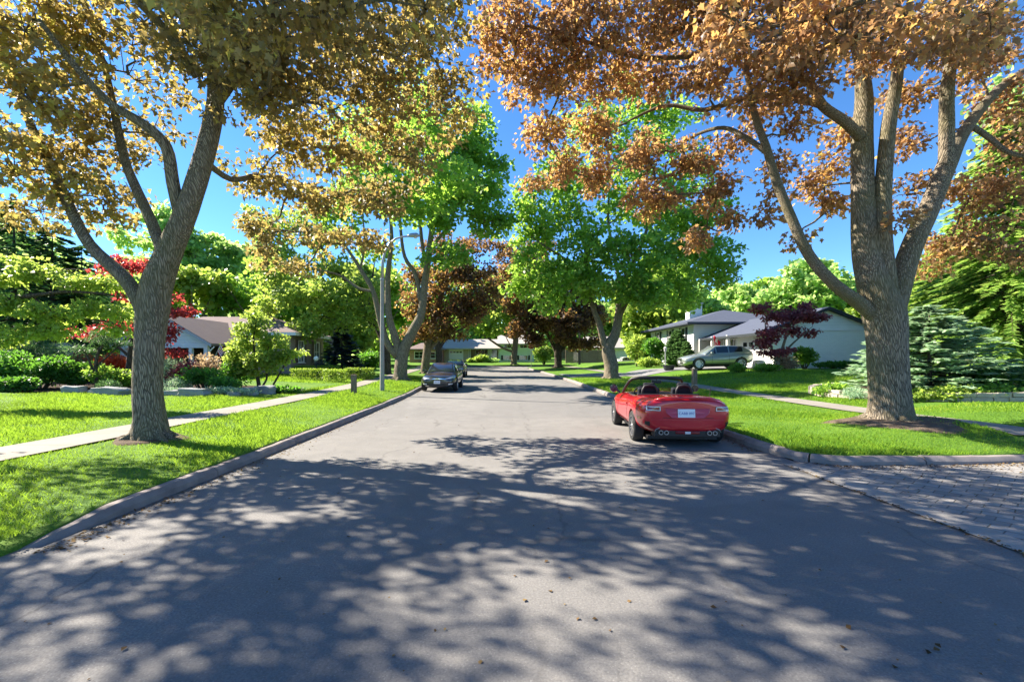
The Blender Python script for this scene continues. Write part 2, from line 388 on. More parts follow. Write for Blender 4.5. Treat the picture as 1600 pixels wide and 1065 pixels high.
# road: long strip plus the cross street at its end
ys = np.concatenate([np.linspace(-14, 30, 23), np.linspace(32, 56, 13)])
fl = np.maximum(0, ys-52.0)
u = np.linspace(0, 1, 15); U, YY = np.meshgrid(u, ys, indexing='ij')
left = np.where(ys < YL0, -30.0, xl(ys)-.02)-fl**2*.12
right = xr(ys)+.1+fl**2*.12
XX = left[None]*(1-U)+right[None]*U
crown = .05*(1-(2*U-1)**2)*(np.abs(XX) < 6)
tag(grid_mesh('road', XX, YY, g(YY)+crown*0, M['asphalt']), 'grey asphalt residential street with leaf shadows', 'road', kind='structure')
X2, Y2 = np.meshgrid(np.linspace(-150, 150, 31), np.linspace(56, 67, 6), indexing='ij')
tag(grid_mesh('road', X2, Y2, g(Y2)+.004, M['asphalt']), 'cross street at the far end', 'road', kind='structure')
X3, Y3 = np.meshgrid(np.linspace(-150, 150, 61), yspace(67, 320, 30, 2.0), indexing='ij')
tag(grid_mesh('lawn', X3, Y3, np.minimum(g(Y3)+.13+.012*(Y3-67), 2.6), M['lawn']), 'green front lawns beyond the cross street', 'lawn', kind='structure')

# kerbs: swept profile in separate castings with open joints
def kerb(path, name, label, joints, inward, h=.14, w=.17, cut_end=True):
    mb = MB(); path = [Vector(p) for p in path]
    L = [0]
    for a, b in zip(path, path[1:]): L.append(L[-1]+(b-a).length)
    def at(s):
        s = min(max(s, 0), L[-1]-1e-4)
        for i in range(len(L)-1):
            if s <= L[i+1]:
                f = (s-L[i])/(L[i+1]-L[i]); return path[i].lerp(path[i+1], f), (path[i+1]-path[i]).normalized()
        return path[-1], (path[-1]-path[-2]).normalized()
    rnd = random.Random(5); s = 0
    while s < L[-1]-.05:
        e = min(s+joints*(.9+.2*rnd.random()), L[-1])
        k = max(2, int((e-s)/.2)); prev = None; vs = []
        dz, tilt = rnd.uniform(-.012, .008), rnd.uniform(-.012, .012)
        for q in range(k+1):
            p, t = at(s+.012+(e-s-.03)*q/k); nrm = Vector((-t.y, t.x, 0)).normalized()*inward
            jit = rnd.uniform(-.004, .004); hh = h+dz+jit
            for a, z in ((0+tilt, -.1), (0+tilt, hh*.55), (.035+tilt, hh-.02), (.06+tilt, hh), (w-.01, hh), (w, hh-.02), (w, -.1)):
                vs.append(p+nrm*(a+jit*.5)+Vector((0, 0, z)))
        fs = [(i*7+j, i*7+(j+1) % 7, (i+1)*7+(j+1) % 7, (i+1)*7+j) for i in range(k) for j in range(7)]
        fs += [tuple(range(7)), tuple(range(k*7, k*7+7))]
        mb.add(vs, fs); s = e
    o = mb.build(name, M['kerb'], smooth=True, angle=30); return tag(o, label, 'kerb', kind='structure')
pl = [(float(xl(y)), y, float(g(y))) for y in np.concatenate([np.linspace(4.02, 30, 40), np.linspace(31, 54, 20)])]
pl = [(-4.15, 3.82, -.15), (-4.08, 4.25, -.075), (-4.055, 4.8, -.01)]+[p for p in pl if p[1] > 5.2]
kerb(pl, 'kerb', 'long pale concrete kerb on the left of the street', 2.6, 1, .125)
pr = [(float(xr(y)), y, float(g(y))) for y in np.linspace(54, 8.2, 60)]
xs_ = np.linspace(4.66, 5.4, 8)
pc = [(float(x), float(corner_y0(x)), 0.0) for x in np.concatenate([xs_, np.linspace(5.6, 13, 26)])]
kerb(pr+pc[1:], 'kerb', 'concrete kerb turning into the paved driveway on the right', 1.62, 1, .15, .18)

# sidewalks, driveways
def strip(name, label, fx0, fx1, ys, mat, lift, cat, nx=5):
    ys = np.asarray(ys, float); u = np.linspace(0, 1, nx); U, YY = np.meshgrid(u, ys, indexing='ij')
    X = fx0(YY)*(1-U)+fx1(YY)*U
    return tag(grid_mesh(name, X, YY, H(X, YY)+lift, mat), label, cat, kind='structure')
strip('sidewalk', 'concrete sidewalk crossing the left lawn', lambda y: xl(y)-4.05, lambda y: xl(y)-2.95, np.linspace(3.75, 56, 110), M['sidewalk'], .03, 'sidewalk')
strip('sidewalk', 'concrete sidewalk crossing the right lawn', lambda y: xr(y)+4.55, lambda y: xr(y)+5.65, np.linspace(8.2, 56, 100), M['sidewalk'], .03, 'sidewalk')
Xp, Yp = np.meshgrid(np.concatenate([[4.72, 4.9], np.linspace(5.2, 40, 40)]), np.linspace(-8, 9.6, 30), indexing='ij')
lim = corner_y0(Xp)+.1
Yp2 = np.minimum(Yp, lim)
tag(grid_mesh('driveway', Xp, Yp2, .008+.012*np.clip(Xp-5, 0, 9), M['pavers']), 'cobble paved driveway at the right', 'driveway', kind='structure')
Xg, Yg = np.meshgrid(np.array([4.405, 4.55, 4.72]), np.linspace(-8, 7.2, 24), indexing='ij')
tag(grid_mesh('gutter', Xg, Yg, np.full_like(Xg, .012), M['gutter']), 'pale concrete gutter strip between road and pavers', 'gutter', kind='structure')
def drive_right():
    x = np.linspace(0, 1, 40); u = np.linspace(0, 1, 8); Xd, Ud = np.meshgrid(x, u, indexing='ij')
    y0 = 33.6-2.6*Xd; y1 = 38.2-2.3*Xd; Y = y0*(1-Ud)+y1*Ud
    flare = .8*np.exp(-Xd*14); Y = Y+flare*(2*Ud-1)
    X = xr(Y)-.03+(18.5-4.2)*Xd
    Z = H(X, Y)+.02; e = np.clip((X-xr(Y))/.8, 0, 1); Z = Z*e+(g(Y)+.03)*(1-e)+.012
    return grid_mesh('driveway', X, Y, Z, M['drive'])
tag(drive_right(), 'grey driveway leading to the silver car', 'driveway', kind='structure')
# ------------------------------------------------------------ foliage
MAPLE_R = [(0, 0, 0), (.26, -.10, .05), (.22, .14, .05), (.52, .36, .16), (.26, .50, .07), (0, 1.0, -.05)]
T_MAPLE = (np.array(MAPLE_R+[(-x, y, z) for x, y, z in MAPLE_R[1:5]], float), np.array([[0, 1, 2, 3, 4, 5], [0, 5, 9, 8, 7, 6]]))
T_LEAF = (np.array([(0, 0, 0), (.36, .45, .12), (0, 1, -.06), (-.36, .45, .12)], float), np.array([[0, 1, 2, 3]]))
T_WIDE = (np.array([(0, 0, 0), (.5, .3, .12), (.22, .95, .0), (-.28, 1.0, .06), (-.5, .4, .14)], float), np.array([[0, 1, 2, 3, 4]]))
T_NEEDLE = (np.array([(-.07, 0, 0), (.07, 0, .01), (.05, .7, .03), (0, 1, 0), (-.05, .7, .02)], float), np.array([[0, 1, 2, 3, 4]]))
T_BLADE = (np.array([(-.06, 0, 0), (.06, 0, 0), (.03, .6, .05), (0, 1, .22)], float), np.array([[0, 1, 2, 3]]))
def leaves(name, c, d, nrm, size, tmpl, mat, parent=None):
    """one mesh of many leaves: c positions, d stem-to-tip directions, nrm facing, size lengths"""
    T, F = tmpl; n = len(c)
    d = d/np.maximum(1e-6, np.linalg.norm(d, axis=1, keepdims=True))
    x = np.cross(d, nrm); x /= np.maximum(1e-6, np.linalg.norm(x, axis=1, keepdims=True)); z = np.cross(x, d)
    v = c[:, None]+size[:, None, None]*(T[None, :, 0:1]*x[:, None]+T[None, :, 1:2]*d[:, None]+T[None, :, 2:3]*z[:, None])
    lo = (F.reshape(-1)[None]+np.arange(n)[:, None]*len(T)).ravel()
    return np_mesh(name, v.reshape(-1, 3), F.shape[1], lo, mat, parent)
def ball(rs, n, power=1/2.3):
    v = rs.normal(size=(n, 3)); v /= np.linalg.norm(v, axis=1, keepdims=True)
    return v*(rs.random((n, 1))**power)
def clump_leaves(rs, cc, rad, per, size, droop=.35, flat=.6, center=None):
    """leaves in small flattened sprays round the clump centres"""
    n = len(cc)*per
    k = np.repeat(np.arange(len(cc)), per)
    off = ball(rs, n, 1/1.8)*np.array([1, 1, flat])*(rad[k] if hasattr(rad, '__len__') else rad)[:, None] if hasattr(rad, '__len__') else ball(rs, n, 1/1.8)*np.array([1, 1, flat])*rad
    c = cc[k]+off
    d = off/np.maximum(1e-5, np.linalg.norm(off, axis=1, keepdims=True))*.7+rs.normal(size=(n, 3))*.55; d[:, 2] -= droop
    nr = rs.normal(size=(n, 3))*.55; nr[:, 2] += .75
    s = size*(.65+.6*rs.random(n))
    return c, d, nr, s

def grow(limbs, blobs, rs, rb=.05, twigs=True, skip=.0):
    """limbs: (points, radii).  blobs: (centre, radii, clumps).  returns branch tubes and clump centres"""
    nodes = []; tubes = []
    for pts, rad in limbs:
        pts = [Vector(p) for p in pts]
        rad = rad if hasattr(rad, '__len__') else [rad]*len(pts)
        fine, fr = [], []
        m = len(pts)
        for i in range(m-1):                       # Catmull-Rom through the given points
            p0, p1, p2, p3 = pts[max(i-1, 0)], pts[i], pts[i+1], pts[min(i+2, m-1)]
            for q in range(4):
                t = q/4; fine.append(.5*((2*p1)+(p2-p0)*t+(2*p0-5*p1+4*p2-p3)*t*t+(3*p1-p0-3*p2+p3)*t**3)); fr.append(rad[i]*(1-t)+rad[i+1]*t)
        fine.append(pts[-1]); fr.append(rad[-1]); tubes.append((fine, fr, 'limb')); nodes += [tuple(p) for p in fine[len(fine)//4:]]
    cl = []
    for c, r, n in blobs:
        c = np.array(c, float); r = np.array(r if hasattr(r, '__len__') else (r, r, r), float)
        A = np.array(nodes); dist = np.linalg.norm((A-c)*np.array([1, 1, 1.15]), axis=1)+.6*np.maximum(0, A[:, 2]-c[2]); s = A[dist.argmin()]
        e = c-np.array([0, 0, .15])*r; mid = (s+e)/2+rs.normal(size=3)*.12*np.linalg.norm(e-s); mid[2] += .06*np.linalg.norm(e-s)
        L = np.linalg.norm(e-s); k = max(4, int(L/.45)); ts = np.linspace(0, 1, k+1)
        pts = [(1-t)**2*s+2*t*(1-t)*mid+t*t*e+rs.normal(size=3)*.03 for t in ts]
        r0 = rb*min(1.6, .45+.22*L)
        tubes.append(([Vector(p) for p in pts], [r0*(1-.7*t) for t in ts], 'branch'))
        loc = [tuple(p) for p in pts[1:]]; nodes += loc
        q = c+ball(rs, n)*r; cl.append(q)
        if twigs:
            B = np.array(loc)
            for p in q:
                if rs.random() < skip: continue
                s2 = B[np.linalg.norm(B-p, axis=1).argmin()]; m2 = (s2+p)/2+rs.normal(size=3)*.07*np.linalg.norm(p-s2); m2[2] += .05
                tubes.append(([Vector(s2), Vector(m2), Vector(p)], [r0*.28+.004, r0*.2+.003, .004], 'twig'))
    return tubes, np.concatenate(cl) if cl else np.zeros((0, 3))

def ridged(seed, amp=.05, twist=.5):
    r = random.Random(seed); ph = [r.uniform(0, 6.28) for _ in range(4)]
    def f(a, i, p):
        z = p.z*twist
        return 1+amp*(math.sin(3*(a+z)+ph[0])*.6+math.sin(7*(a+z*1.1)+ph[1]+p.z)*.35+math.sin(13*(a+z)+ph[2])*.22+math.sin(p.z*2.1+ph[3])*.3)
    return f
def tree(name, label, base, limbs, blobs, leaf, size, per, rad, bark, group=None, seed=1, tmpl=T_WIDE, rb=.05, nl=10, droop=.35, flat=.6, cat='tree', skip=.3, amp=.05, roots=0, extra=None):
    rs = np.random.RandomState(seed); base = Vector(base)
    root = tag(empty(name, base), label, cat, group)
    tubes, cl = grow([([Vector(p)-base for p in pts], r) for pts, r in limbs], [(Vector(c)-base, r, n) for c, r, n in blobs], rs, rb, True, skip)
    mb = MB()
    for i, (p, r, kind) in enumerate(tubes):
        if kind == 'limb': mb.tube(p, r, nl*2 if i == 0 else nl, True, ridged(seed+i, amp if i == 0 else amp*.7))
        else: mb.tube(p, r, 5 if kind == 'branch' else 3, False)
    if roots:
        r = random.Random(seed)
        for k in range(roots):
            a = 2*math.pi*k/roots+r.uniform(-.25, .25); L = r.uniform(.55, .8)*limbs[0][1][0]*2.1
            R0 = limbs[0][1][0]*.55; ca, sa = math.cos(a), math.sin(a)
            mb.tube([(ca*R0*.6, sa*R0*.6, .34), (ca*R0*1.15, sa*R0*1.15, .14), (ca*L*.8, sa*L*.8, .03), (ca*L, sa*L, -.08)], [R0*.52, R0*.36, R0*.2, R0*.08], 8, False)
    mb.build('trunk', M[bark], root, smooth=True, angle=0)
    c, d, nr, s = clump_leaves(rs, cl, rad, per, size, droop, flat)
    leaves('crown', c, d, nr, s, tmpl, M[leaf], root)
    if extra:
        for pname, sel, lf in extra: pass
    return root

def auto_limbs(base, H_, fork, tr, n, spread, rs, lean=(0, 0)):
    b = Vector(base); f = b+Vector((lean[0], lean[1], fork))
    out = [([b+Vector((0, 0, -.15)), b+Vector((lean[0]*.1, lean[1]*.1, .25)), b.lerp(f, .55), f, f+Vector((rs.normal()*.2, rs.normal()*.2, (H_-fork)*.35)), f+Vector((rs.normal()*.4, rs.normal()*.4, (H_-fork)*.75))],
            [tr*1.5, tr*1.08, tr*.95, tr*.95, tr*.55, tr*.2])]
    a0 = rs.random()*6.28
    for k in range(n):
        a = a0+2*math.pi*k/n+rs.normal()*.25; up = rs.uniform(.35, .75)*(H_-fork); o = spread*rs.uniform(.55, .85)
        s = f+Vector((0, 0, -tr*1.2+.5*tr*k)); e = f+Vector((math.cos(a)*o, math.sin(a)*o, up))
        m = s.lerp(e, .5)+Vector((math.cos(a)*o*.06, math.sin(a)*o*.06, up*.02)); q = s.lerp(m, .35)+Vector((0, 0, -.03*up))
        out.append(([s, q, m, e], [tr*.5, tr*.42, tr*.3, tr*.1]))
    return out
def auto_tree(name, label, px, y, py_top, wpx, leaf, bark='bark', group=None, seed=1, size=.3, per=26, n=None, fork=None, low=None, tmpl=T_WIDE, tr=None, x=None, rad=None, depth=1.0, dens=1.0, z0=None):
    """broad tree whose width and top come from the photo at distance y"""
    rs = np.random.RandomState(seed); X = PX(px, y) if x is None else x
    z = Hs(X, y)-.05 if z0 is None else z0; top = PZ(py_top, y)-z; w = wpx/FX*y/2
    fork = fork or top*.28; low = low if low is not None else fork*.9; tr = tr or .02*top+.06
    b = Vector((X, y, z)); limbs = auto_limbs(b, top, fork, tr, 6, w*.8, rs)
    ch = (top-low)/2; cz = z+low+ch; blobs = []
    k = n or 16
    for i in range(k):                                # lobes on an uneven shell, plus a few inside
        a = rs.random()*6.28; s = rs.uniform(-.95, 1); rr = math.sqrt(max(0, 1-s*s))*(.62+.22*rs.random())
        q = rs.uniform(.28, .46)
        blobs.append(((X+math.cos(a)*rr*w*.92, y+math.sin(a)*rr*w*.85*depth, cz+s*ch*.80), (w*q, w*q, max(.3, ch*q*.72)), max(4, int(dens*14*(q/.36)**2))))
    blobs.append(((X, y, cz+.1*ch), (w*.5, w*.5, ch*.6), int(12*dens))); blobs.append(((X, y, cz+ch*.72), (w*.35, w*.35, ch*.26), int(9*dens)))
    return tree(name, label, b, limbs, blobs, leaf, size, per, rad or max(.35, w*.17), bark, group, seed+3, tmpl, rb=.06, nl=7, skip=.55)

def shrub(name, label, c, r, leaf, n, size, group=None, seed=1, tmpl=T_LEAF, stems=7, cat='shrub', bark='bark_dark', droop=.0, shell=1/3.2, flat=.75):
    """leafy bush on a fan of stems; c is the foot, r the half widths and height"""
    rs = np.random.RandomState(seed); z = Hs(c[0], c[1])-.03 if len(c) < 3 else c[2]
    root = tag(empty(name, (c[0], c[1], z)), label, cat, group); mb = MB()
    rx, ry, h = r
    lumps = ball(rs, 9, .45)*np.array([rx*.6, ry*.6, h*.28]); lumps[:, 2] += h*.58
    rl = rs.uniform(.38, .6, 9)
    for q in lumps[:stems]:
        a = Vector((q[0]*.15, q[1]*.15, -.05)); e = Vector(q); m = a.lerp(e, .5)+Vector((q[0]*.1, q[1]*.1, -.04*h))
        mb.tube([a, m, e], [.02+.018*h, .014+.012*h, .006], 5, False)
    mb.build('stems', M[bark], root, smooth=True, angle=0)
    k = rs.randint(0, 9, n); off = ball(rs, n, shell)
    p = lumps[k]+off*np.array([rx, ry, h*.48])*rl[k][:, None]; p[:, 2] = np.maximum(p[:, 2], .03+.1*rs.random(n))
    d = off*.8+rs.normal(size=(n, 3))*.6; d[:, 2] -= droop
    nr = rs.normal(size=(n, 3))*.6+off*.4; nr[:, 2] += .6
    leaves('foliage', p, d, nr, size*(.6+.7*rs.random(n)), tmpl, M[leaf], root)
    return root

def conifer(name, label, x, y, h, r, needle, seed=1, tiers=22, per=13, size=.3, droop=.25, group=None, base=.06, cat='tree', curve=1.0, twn=13, sq=1.0, z=None, tip=.0, width=1.0):
    rs = np.random.RandomState(seed); z0 = Hs(x, y)-.05 if z is None else z
    root = tag(empty(name, (x, y, z0)), label, cat, group); mb = MB()
    mb.tube([(0, 0, 0), (0, 0, h*.5), (0, 0, h*.98)], [.03*h*.6+.03, .02*h*.5+.02, .01], 8)
    C, D, N, S = [], [], [], []
    for t in range(tiers):
        f = (t+.5)/tiers; zz = h*(base+(1-base)*f)
        L0 = r*(1-f**curve)**sq+.05*r
        for k in range(max(4, int(per*(.45+.55*(1-f))))):
            a = rs.random()*6.283; L = L0*rs.uniform(.72, 1.08); dz = rs.normal()*h/tiers*.45
            dr = droop*rs.uniform(.6, 1.3); p0 = np.array([0, 0, zz+dz]); dirv = np.array([math.cos(a), math.sin(a), 0])
            m = int(twn*2.2); ts = rs.uniform(.12, 1, m)**.75
            zc = -dr*ts*L+tip*ts**3*L
            c = p0+dirv*(ts*L)[:, None]; c[:, 2] += zc
            if t % 2 == 0 and k % 2 == 0: mb.tube([p0, p0+dirv*L*.5+np.array([0, 0, -dr*.5*L+tip*.125*L]), p0+dirv*L*.95+np.array([0, 0, -dr*.95*L+tip*.86*L])], [.012+.008*L, .01+.003*L, .004], 4, False)
            side = np.array([-math.sin(a), math.cos(a), 0]); sg = np.where(rs.random(m) < .5, -1, 1)*rs.uniform(.15, 1.1, m)
            d = dirv[None]*1.0+side[None]*sg[:, None]; d[:, 2] += -dr*.7+rs.normal(size=m)*.14
            n = np.tile([0, 0, 1.0], (m, 1))+rs.normal(size=(m, 3))*.28
            C.append(c); D.append(d); N.append(n); S.append(1.15*size*(.6+.7*rs.random(m)))
    mb.build('trunk', M['bark_dark'], root, smooth=True, angle=0)
    T = (T_NEEDLE[0]*np.array([width*2.2, 1, 1]), T_NEEDLE[1])
    leaves('foliage', np.concatenate(C), np.concatenate(D), np.concatenate(N), np.concatenate(S), T, M[needle], root)
    return root

# ------------------------------------------------------------ the two big copper maples close to the camera
def L(*pts): return [P(a, b, y) for a, b, y in pts]
yb = 8.35; bx = PX(234, yb); bz = Hs(bx, yb)-.06
limbsA = [
 ([Vector((bx, yb, bz)), Vector((bx, yb, bz+.12)), Vector((bx, yb, bz+.45))]+L((231, 610, yb), (234, 540, yb), (240, 480, yb), (246, 440, yb), (268, 385, yb), (300, 305, yb-.1), (327, 215, yb-.2), (338, 140, yb-.3), (322, 60, yb-.3), (300, -60, yb-.5), (290, -170, yb-.8)),
  [.40, .31, .255, .235, .23, .255, .25, .21, .175, .155, .13, .095, .065, .035]),
 (L((228, 500, yb), (212, 460, yb), (190, 430, yb+.1), (140, 382, yb+.2), (108, 322, yb+.3), (75, 250, yb+.2), (50, 200, yb), (20, 120, yb-.2), (-20, 20, yb-.5), (-60, -80, yb-.8)), [.115, .125, .12, .098, .088, .078, .066, .055, .04, .025]),
 (L((255, 400, yb), (238, 350, yb+.25), (215, 300, yb+.4), (195, 250, yb+.5), (180, 180, yb+.4), (165, 110, yb+.2), (140, 30, yb), (120, -60, yb-.2)), [.095, .10, .088, .08, .066, .052, .04, .025]),
 (L((283, 345, yb), (270, 285, yb-.2), (260, 230, yb-.4), (225, 195, yb-.6), (170, 160, yb-.8), (110, 95, yb-1.1), (60, 30, yb-1.4)), [.1, .105, .095, .08, .06, .05, .03]),
 (L((318, 250, yb-.15), (360, 280, yb+.6), (400, 276, yb+1.3), (450, 282, yb+2.0), (520, 300, yb+2.8)), [.06, .055, .05, .04, .02]),
 (L((336, 160, yb-.3), (365, 120, yb-.6), (400, 50, yb-1.0), (450, -20, yb-1.4), (500, -100, yb-1.8)), [.12, .10, .08, .05, .03]),
 (L((338, 130, yb-.3), (400, 110, yb+.4), (480, 130, yb+1.0), (560, 150, yb+1.6), (640, 170, yb+2.1)), [.09, .08, .06, .05, .025]),
 (L((318, 20, yb-.4), (420, -60, yb-.2), (540, -80, yb-.2), (640, -40, yb)), [.08, .07, .05, .02]),
 (L((310, 120, yb-.4), (260, 50, yb-.8), (200, -10, yb-1.2), (120, -60, yb-1.6)), [.09, .075, .05, .03]),
 (L((280, -90, yb-.5), (220, -240, yb-1), (150, -330, yb-1.5)), [.06, .05, .02]),
]
B = lambda px, py, y, rx, rz, n, ry=None: (P(px, py, y), (rx, ry or rx, rz), n)
blobsA = [
 B(40, 40, 7.2, 1.0, .8, 30), B(120, 60, 8.0, 1.0, .8, 26), B(60, 150, 7.6, .9, .7, 28), B(140, 180, 8.6, .9, .7, 22), B(20, 260, 8.3, .8, .6, 26), B(60, 320, 8.9, .7, .45, 18), B(-60, 200, 8, 1.2, 1.2, 24),
 B(110, 250, 9.0, .8, .5, 20), B(165, 310, 9.2, .55, .45, 14), B(190, 230, 9.4, .7, .5, 12), B(210, 110, 8.6, .9, .7, 20), B(230, 30, 7.6, 1.0, .8, 22), B(160, 345, 9.3, .4, .3, 7), B(105, 290, 8.4, .5, .35, 9), B(250, 210, 9.2, .5, .5, 8),
 B(300, 60, 7.0, .8, .7, 18), B(370, 60, 7.2, .9, .7, 28), B(440, 60, 7.4, 1.0, .7, 30), B(520, 60, 7.8, 1.0, .7, 32), B(600, 60, 8.4, 1.0, .7, 30), B(670, 60, 9.0, .9, .75, 26), B(705, 130, 9.4, .55, .6, 16),
 B(400, 150, 7.8, .8, .6, 22), B(470, 150, 8.4, .9, .6, 30), B(550, 150, 9.0, .9, .6, 32), B(620, 140, 9.4, .8, .6, 26), B(680, 190, 9.8, .7, .6, 20), B(440, 220, 9.2, .8, .5, 24), B(520, 230, 9.8, .8, .5, 26), B(600, 230, 10.2, .8, .55, 26), B(660, 250, 10.4, .6, .5, 14),
 B(390, 270, 9.4, .55, .35, 12), B(450, 300, 10.2, .7, .4, 18), B(530, 300, 10.6, .8, .5, 20), B(600, 310, 11.0, .65, .5, 14), B(420, 360, 10.6, .55, .42, 14), B(500, 370, 11.0, .6, .45, 16), B(570, 375, 11.2, .5, .4, 9), B(470, 420, 11.2, .55, .3, 8), B(415, 395, 10.8, .45, .25, 6), B(350, 90, 9.0, .5, .6, 8),
 B(640, -30, 8.2, 1.1, .6, 22), B(560, -60, 7.6, 1.3, .8, 24), B(430, -70, 6.9, 1.3, .9, 24), B(320, -90, 6.7, 1.3, .9, 22), B(200, -80, 6.8, 1.4, .9, 24), B(80, -80, 7.0, 1.4, .9, 24),
 B(420, 20, 5.6, .7, .4, 14), B(340, 30, 5.4, .6, .4, 12), B(540, 10, 5.8, .7, .4, 12), B(660, 10, 6.6, .6, .4, 10),
]
rsA = np.random.RandomState(8)
for k in range(46):                                  # the crown's top and outer side, out of view, spread to shade the road
    u, v = rsA.random(), rsA.random(); x = -13.8+12.4*u; y = 2.6+6.9*v; q = ((x+7.2)/7.0)**2+((y-6.2)/5.5)**2
    blobsA.append(((x, y, 7.2+(.25+.75*rsA.random())*3.8*max(0, 1-q)**.6+rsA.normal()*.3), (1.1, 1.0, .6), 14 if x < -9.5 and y < 8 else 9 if x < -5 else 6))
for q in [(-10.7, 7.2, 8), (-12, 7.5, 9), (-9.6, 6.8, 7), (-11.5, 7.9, 8.6), (-9.2, 6.4, 6.6), (-10.6, 6.6, 7.4), (-8.6, 7.2, 7.2), (-12.6, 6.9, 8.2), (-7.9, 6.5, 8.6), (-6.5, 6.1, 8.1), (-5.7, 6.5, 8.4)]: blobsA.append((q, (1.0, .9, .5), 12))  # extra leaf clumps out of view, added to shade sunny gaps on the road
for k in range(16):  # low side clumps left of view, added to dapple the left foreground
    x = -14.2+4.4*rsA.random(); y = 3.6+5*rsA.random(); blobsA.append(((x, y, 4.2+3.6*rsA.random()), (1.0, 1.0, .6), 9))
tree('maple_tree', 'big copper leaved maple with forked trunk on the left verge beside the sidewalk', (bx, yb, bz), limbsA, [(c, r, max(3, int(n*(.66 if c[0] < -4.2 and c[2] < 7.6 else .58 if c[2] > 6.2 and c[0] > -7 else .80)+.5))) for c, r, n in blobsA], 'leaf_purple', .112, 40, .38, 'bark', 'maples along the kerbs', 11, T_MAPLE, rb=.045, nl=12, droop=.55, flat=.55, skip=.15, roots=9)

yc = 9.65; cx = PX(1390, yc); cz = Hs(cx, yc)-.08
limbsB = [
 ([Vector((cx, yc, cz)), Vector((cx, yc, cz+.12)), Vector((cx-.01, yc, cz+.45))]+L((1388, 600, yc), (1386, 540, yc), (1382, 490, yc), (1366, 440, yc), (1352, 380, yc), (1348, 300, yc+.05), (1347, 220, yc+.1), (1350, 150, yc+.1), (1342, 80, yc), (1325, -10, yc-.2), (1310, -120, yc-.4)),
  [.52, .42, .365, .35, .355, .385, .31, .245, .215, .195, .16, .115, .075, .035]),
 (L((1372, 500, yc), (1345, 475, yc-.05), (1305, 445, yc-.1), (1265, 400, yc-.1), (1236, 340, yc), (1212, 280, yc+.1), (1197, 230, yc+.1), (1178, 175, yc), (1165, 100, yc-.2), (1150, 20, yc-.4)), [.155, .145, .12, .105, .098, .092, .08, .065, .05, .025]),
 (L((1388, 460, yc-.1), (1380, 380, yc-.15), (1380, 300, yc-.15), (1388, 200, yc-.2), (1402, 110, yc-.3), (1398, 20, yc-.5), (1390, -90, yc-.7)), [.175, .165, .15, .13, .105, .075, .04]),
 (L((1392, 500, yc), (1408, 440, yc), (1425, 385, yc), (1452, 325, yc), (1482, 250, yc+.05), (1510, 200, yc+.2), (1560, 140, yc+.4), (1620, 100, yc+.7), (1700, 60, yc+1)), [.21, .21, .195, .18, .17, .12, .09, .065, .035]),
 (L((1478, 265, yc), (1479, 200, yc-.1), (1480, 140, yc-.2), (1490, 70, yc-.3), (1500, -20, yc-.5), (1510, -120, yc-.8)), [.135, .13, .12, .09, .06, .035]),
 (L((1345, 215, yc), (1320, 190, yc-.1), (1285, 165, yc-.2), (1260, 125, yc-.3), (1200, 92, yc-.2), (1130, 85, yc), (1085, 45, yc+.3), (1000, 38, yc+.7)), [.11, .10, .09, .08, .07, .06, .04, .025]),
 (L((1285, 165, yc-.2), (1230, 150, yc), (1170, 152, yc+.3), (1100, 172, yc+.8), (1040, 165, yc+1.2), (980, 190, yc+1.6)), [.075, .07, .06, .05, .045, .02]),
 (L((1200, 240, yc+.1), (1165, 215, yc+.4), (1130, 200, yc+.7), (1090, 210, yc+1.2), (1050, 235, yc+1.7)), [.06, .055, .045, .035, .02]),
 (L((1085, 55, yc+.3), (1100, 100, yc+.7), (1000, 115, yc+1.0), (920, 140, yc+1.4), (860, 150, yc+1.7)), [.03, .04, .035, .03, .02]),
 (L((1130, 85, yc), (1000, 90, yc), (900, 60, yc-.2), (820, 40, yc-.3)), [.05, .045, .03, .02]),
 (L((1515, 195, yc+.2), (1545, 215, yc+.1), (1580, 240, yc-.1), (1640, 250, yc-.3)), [.06, .055, .045, .02]),
 (L((1330, 40, yc-.1), (1240, -40, yc-.6), (1120, -110, yc-1), (1000, -130, yc-1.2)), [.08, .07, .05, .02]),
]
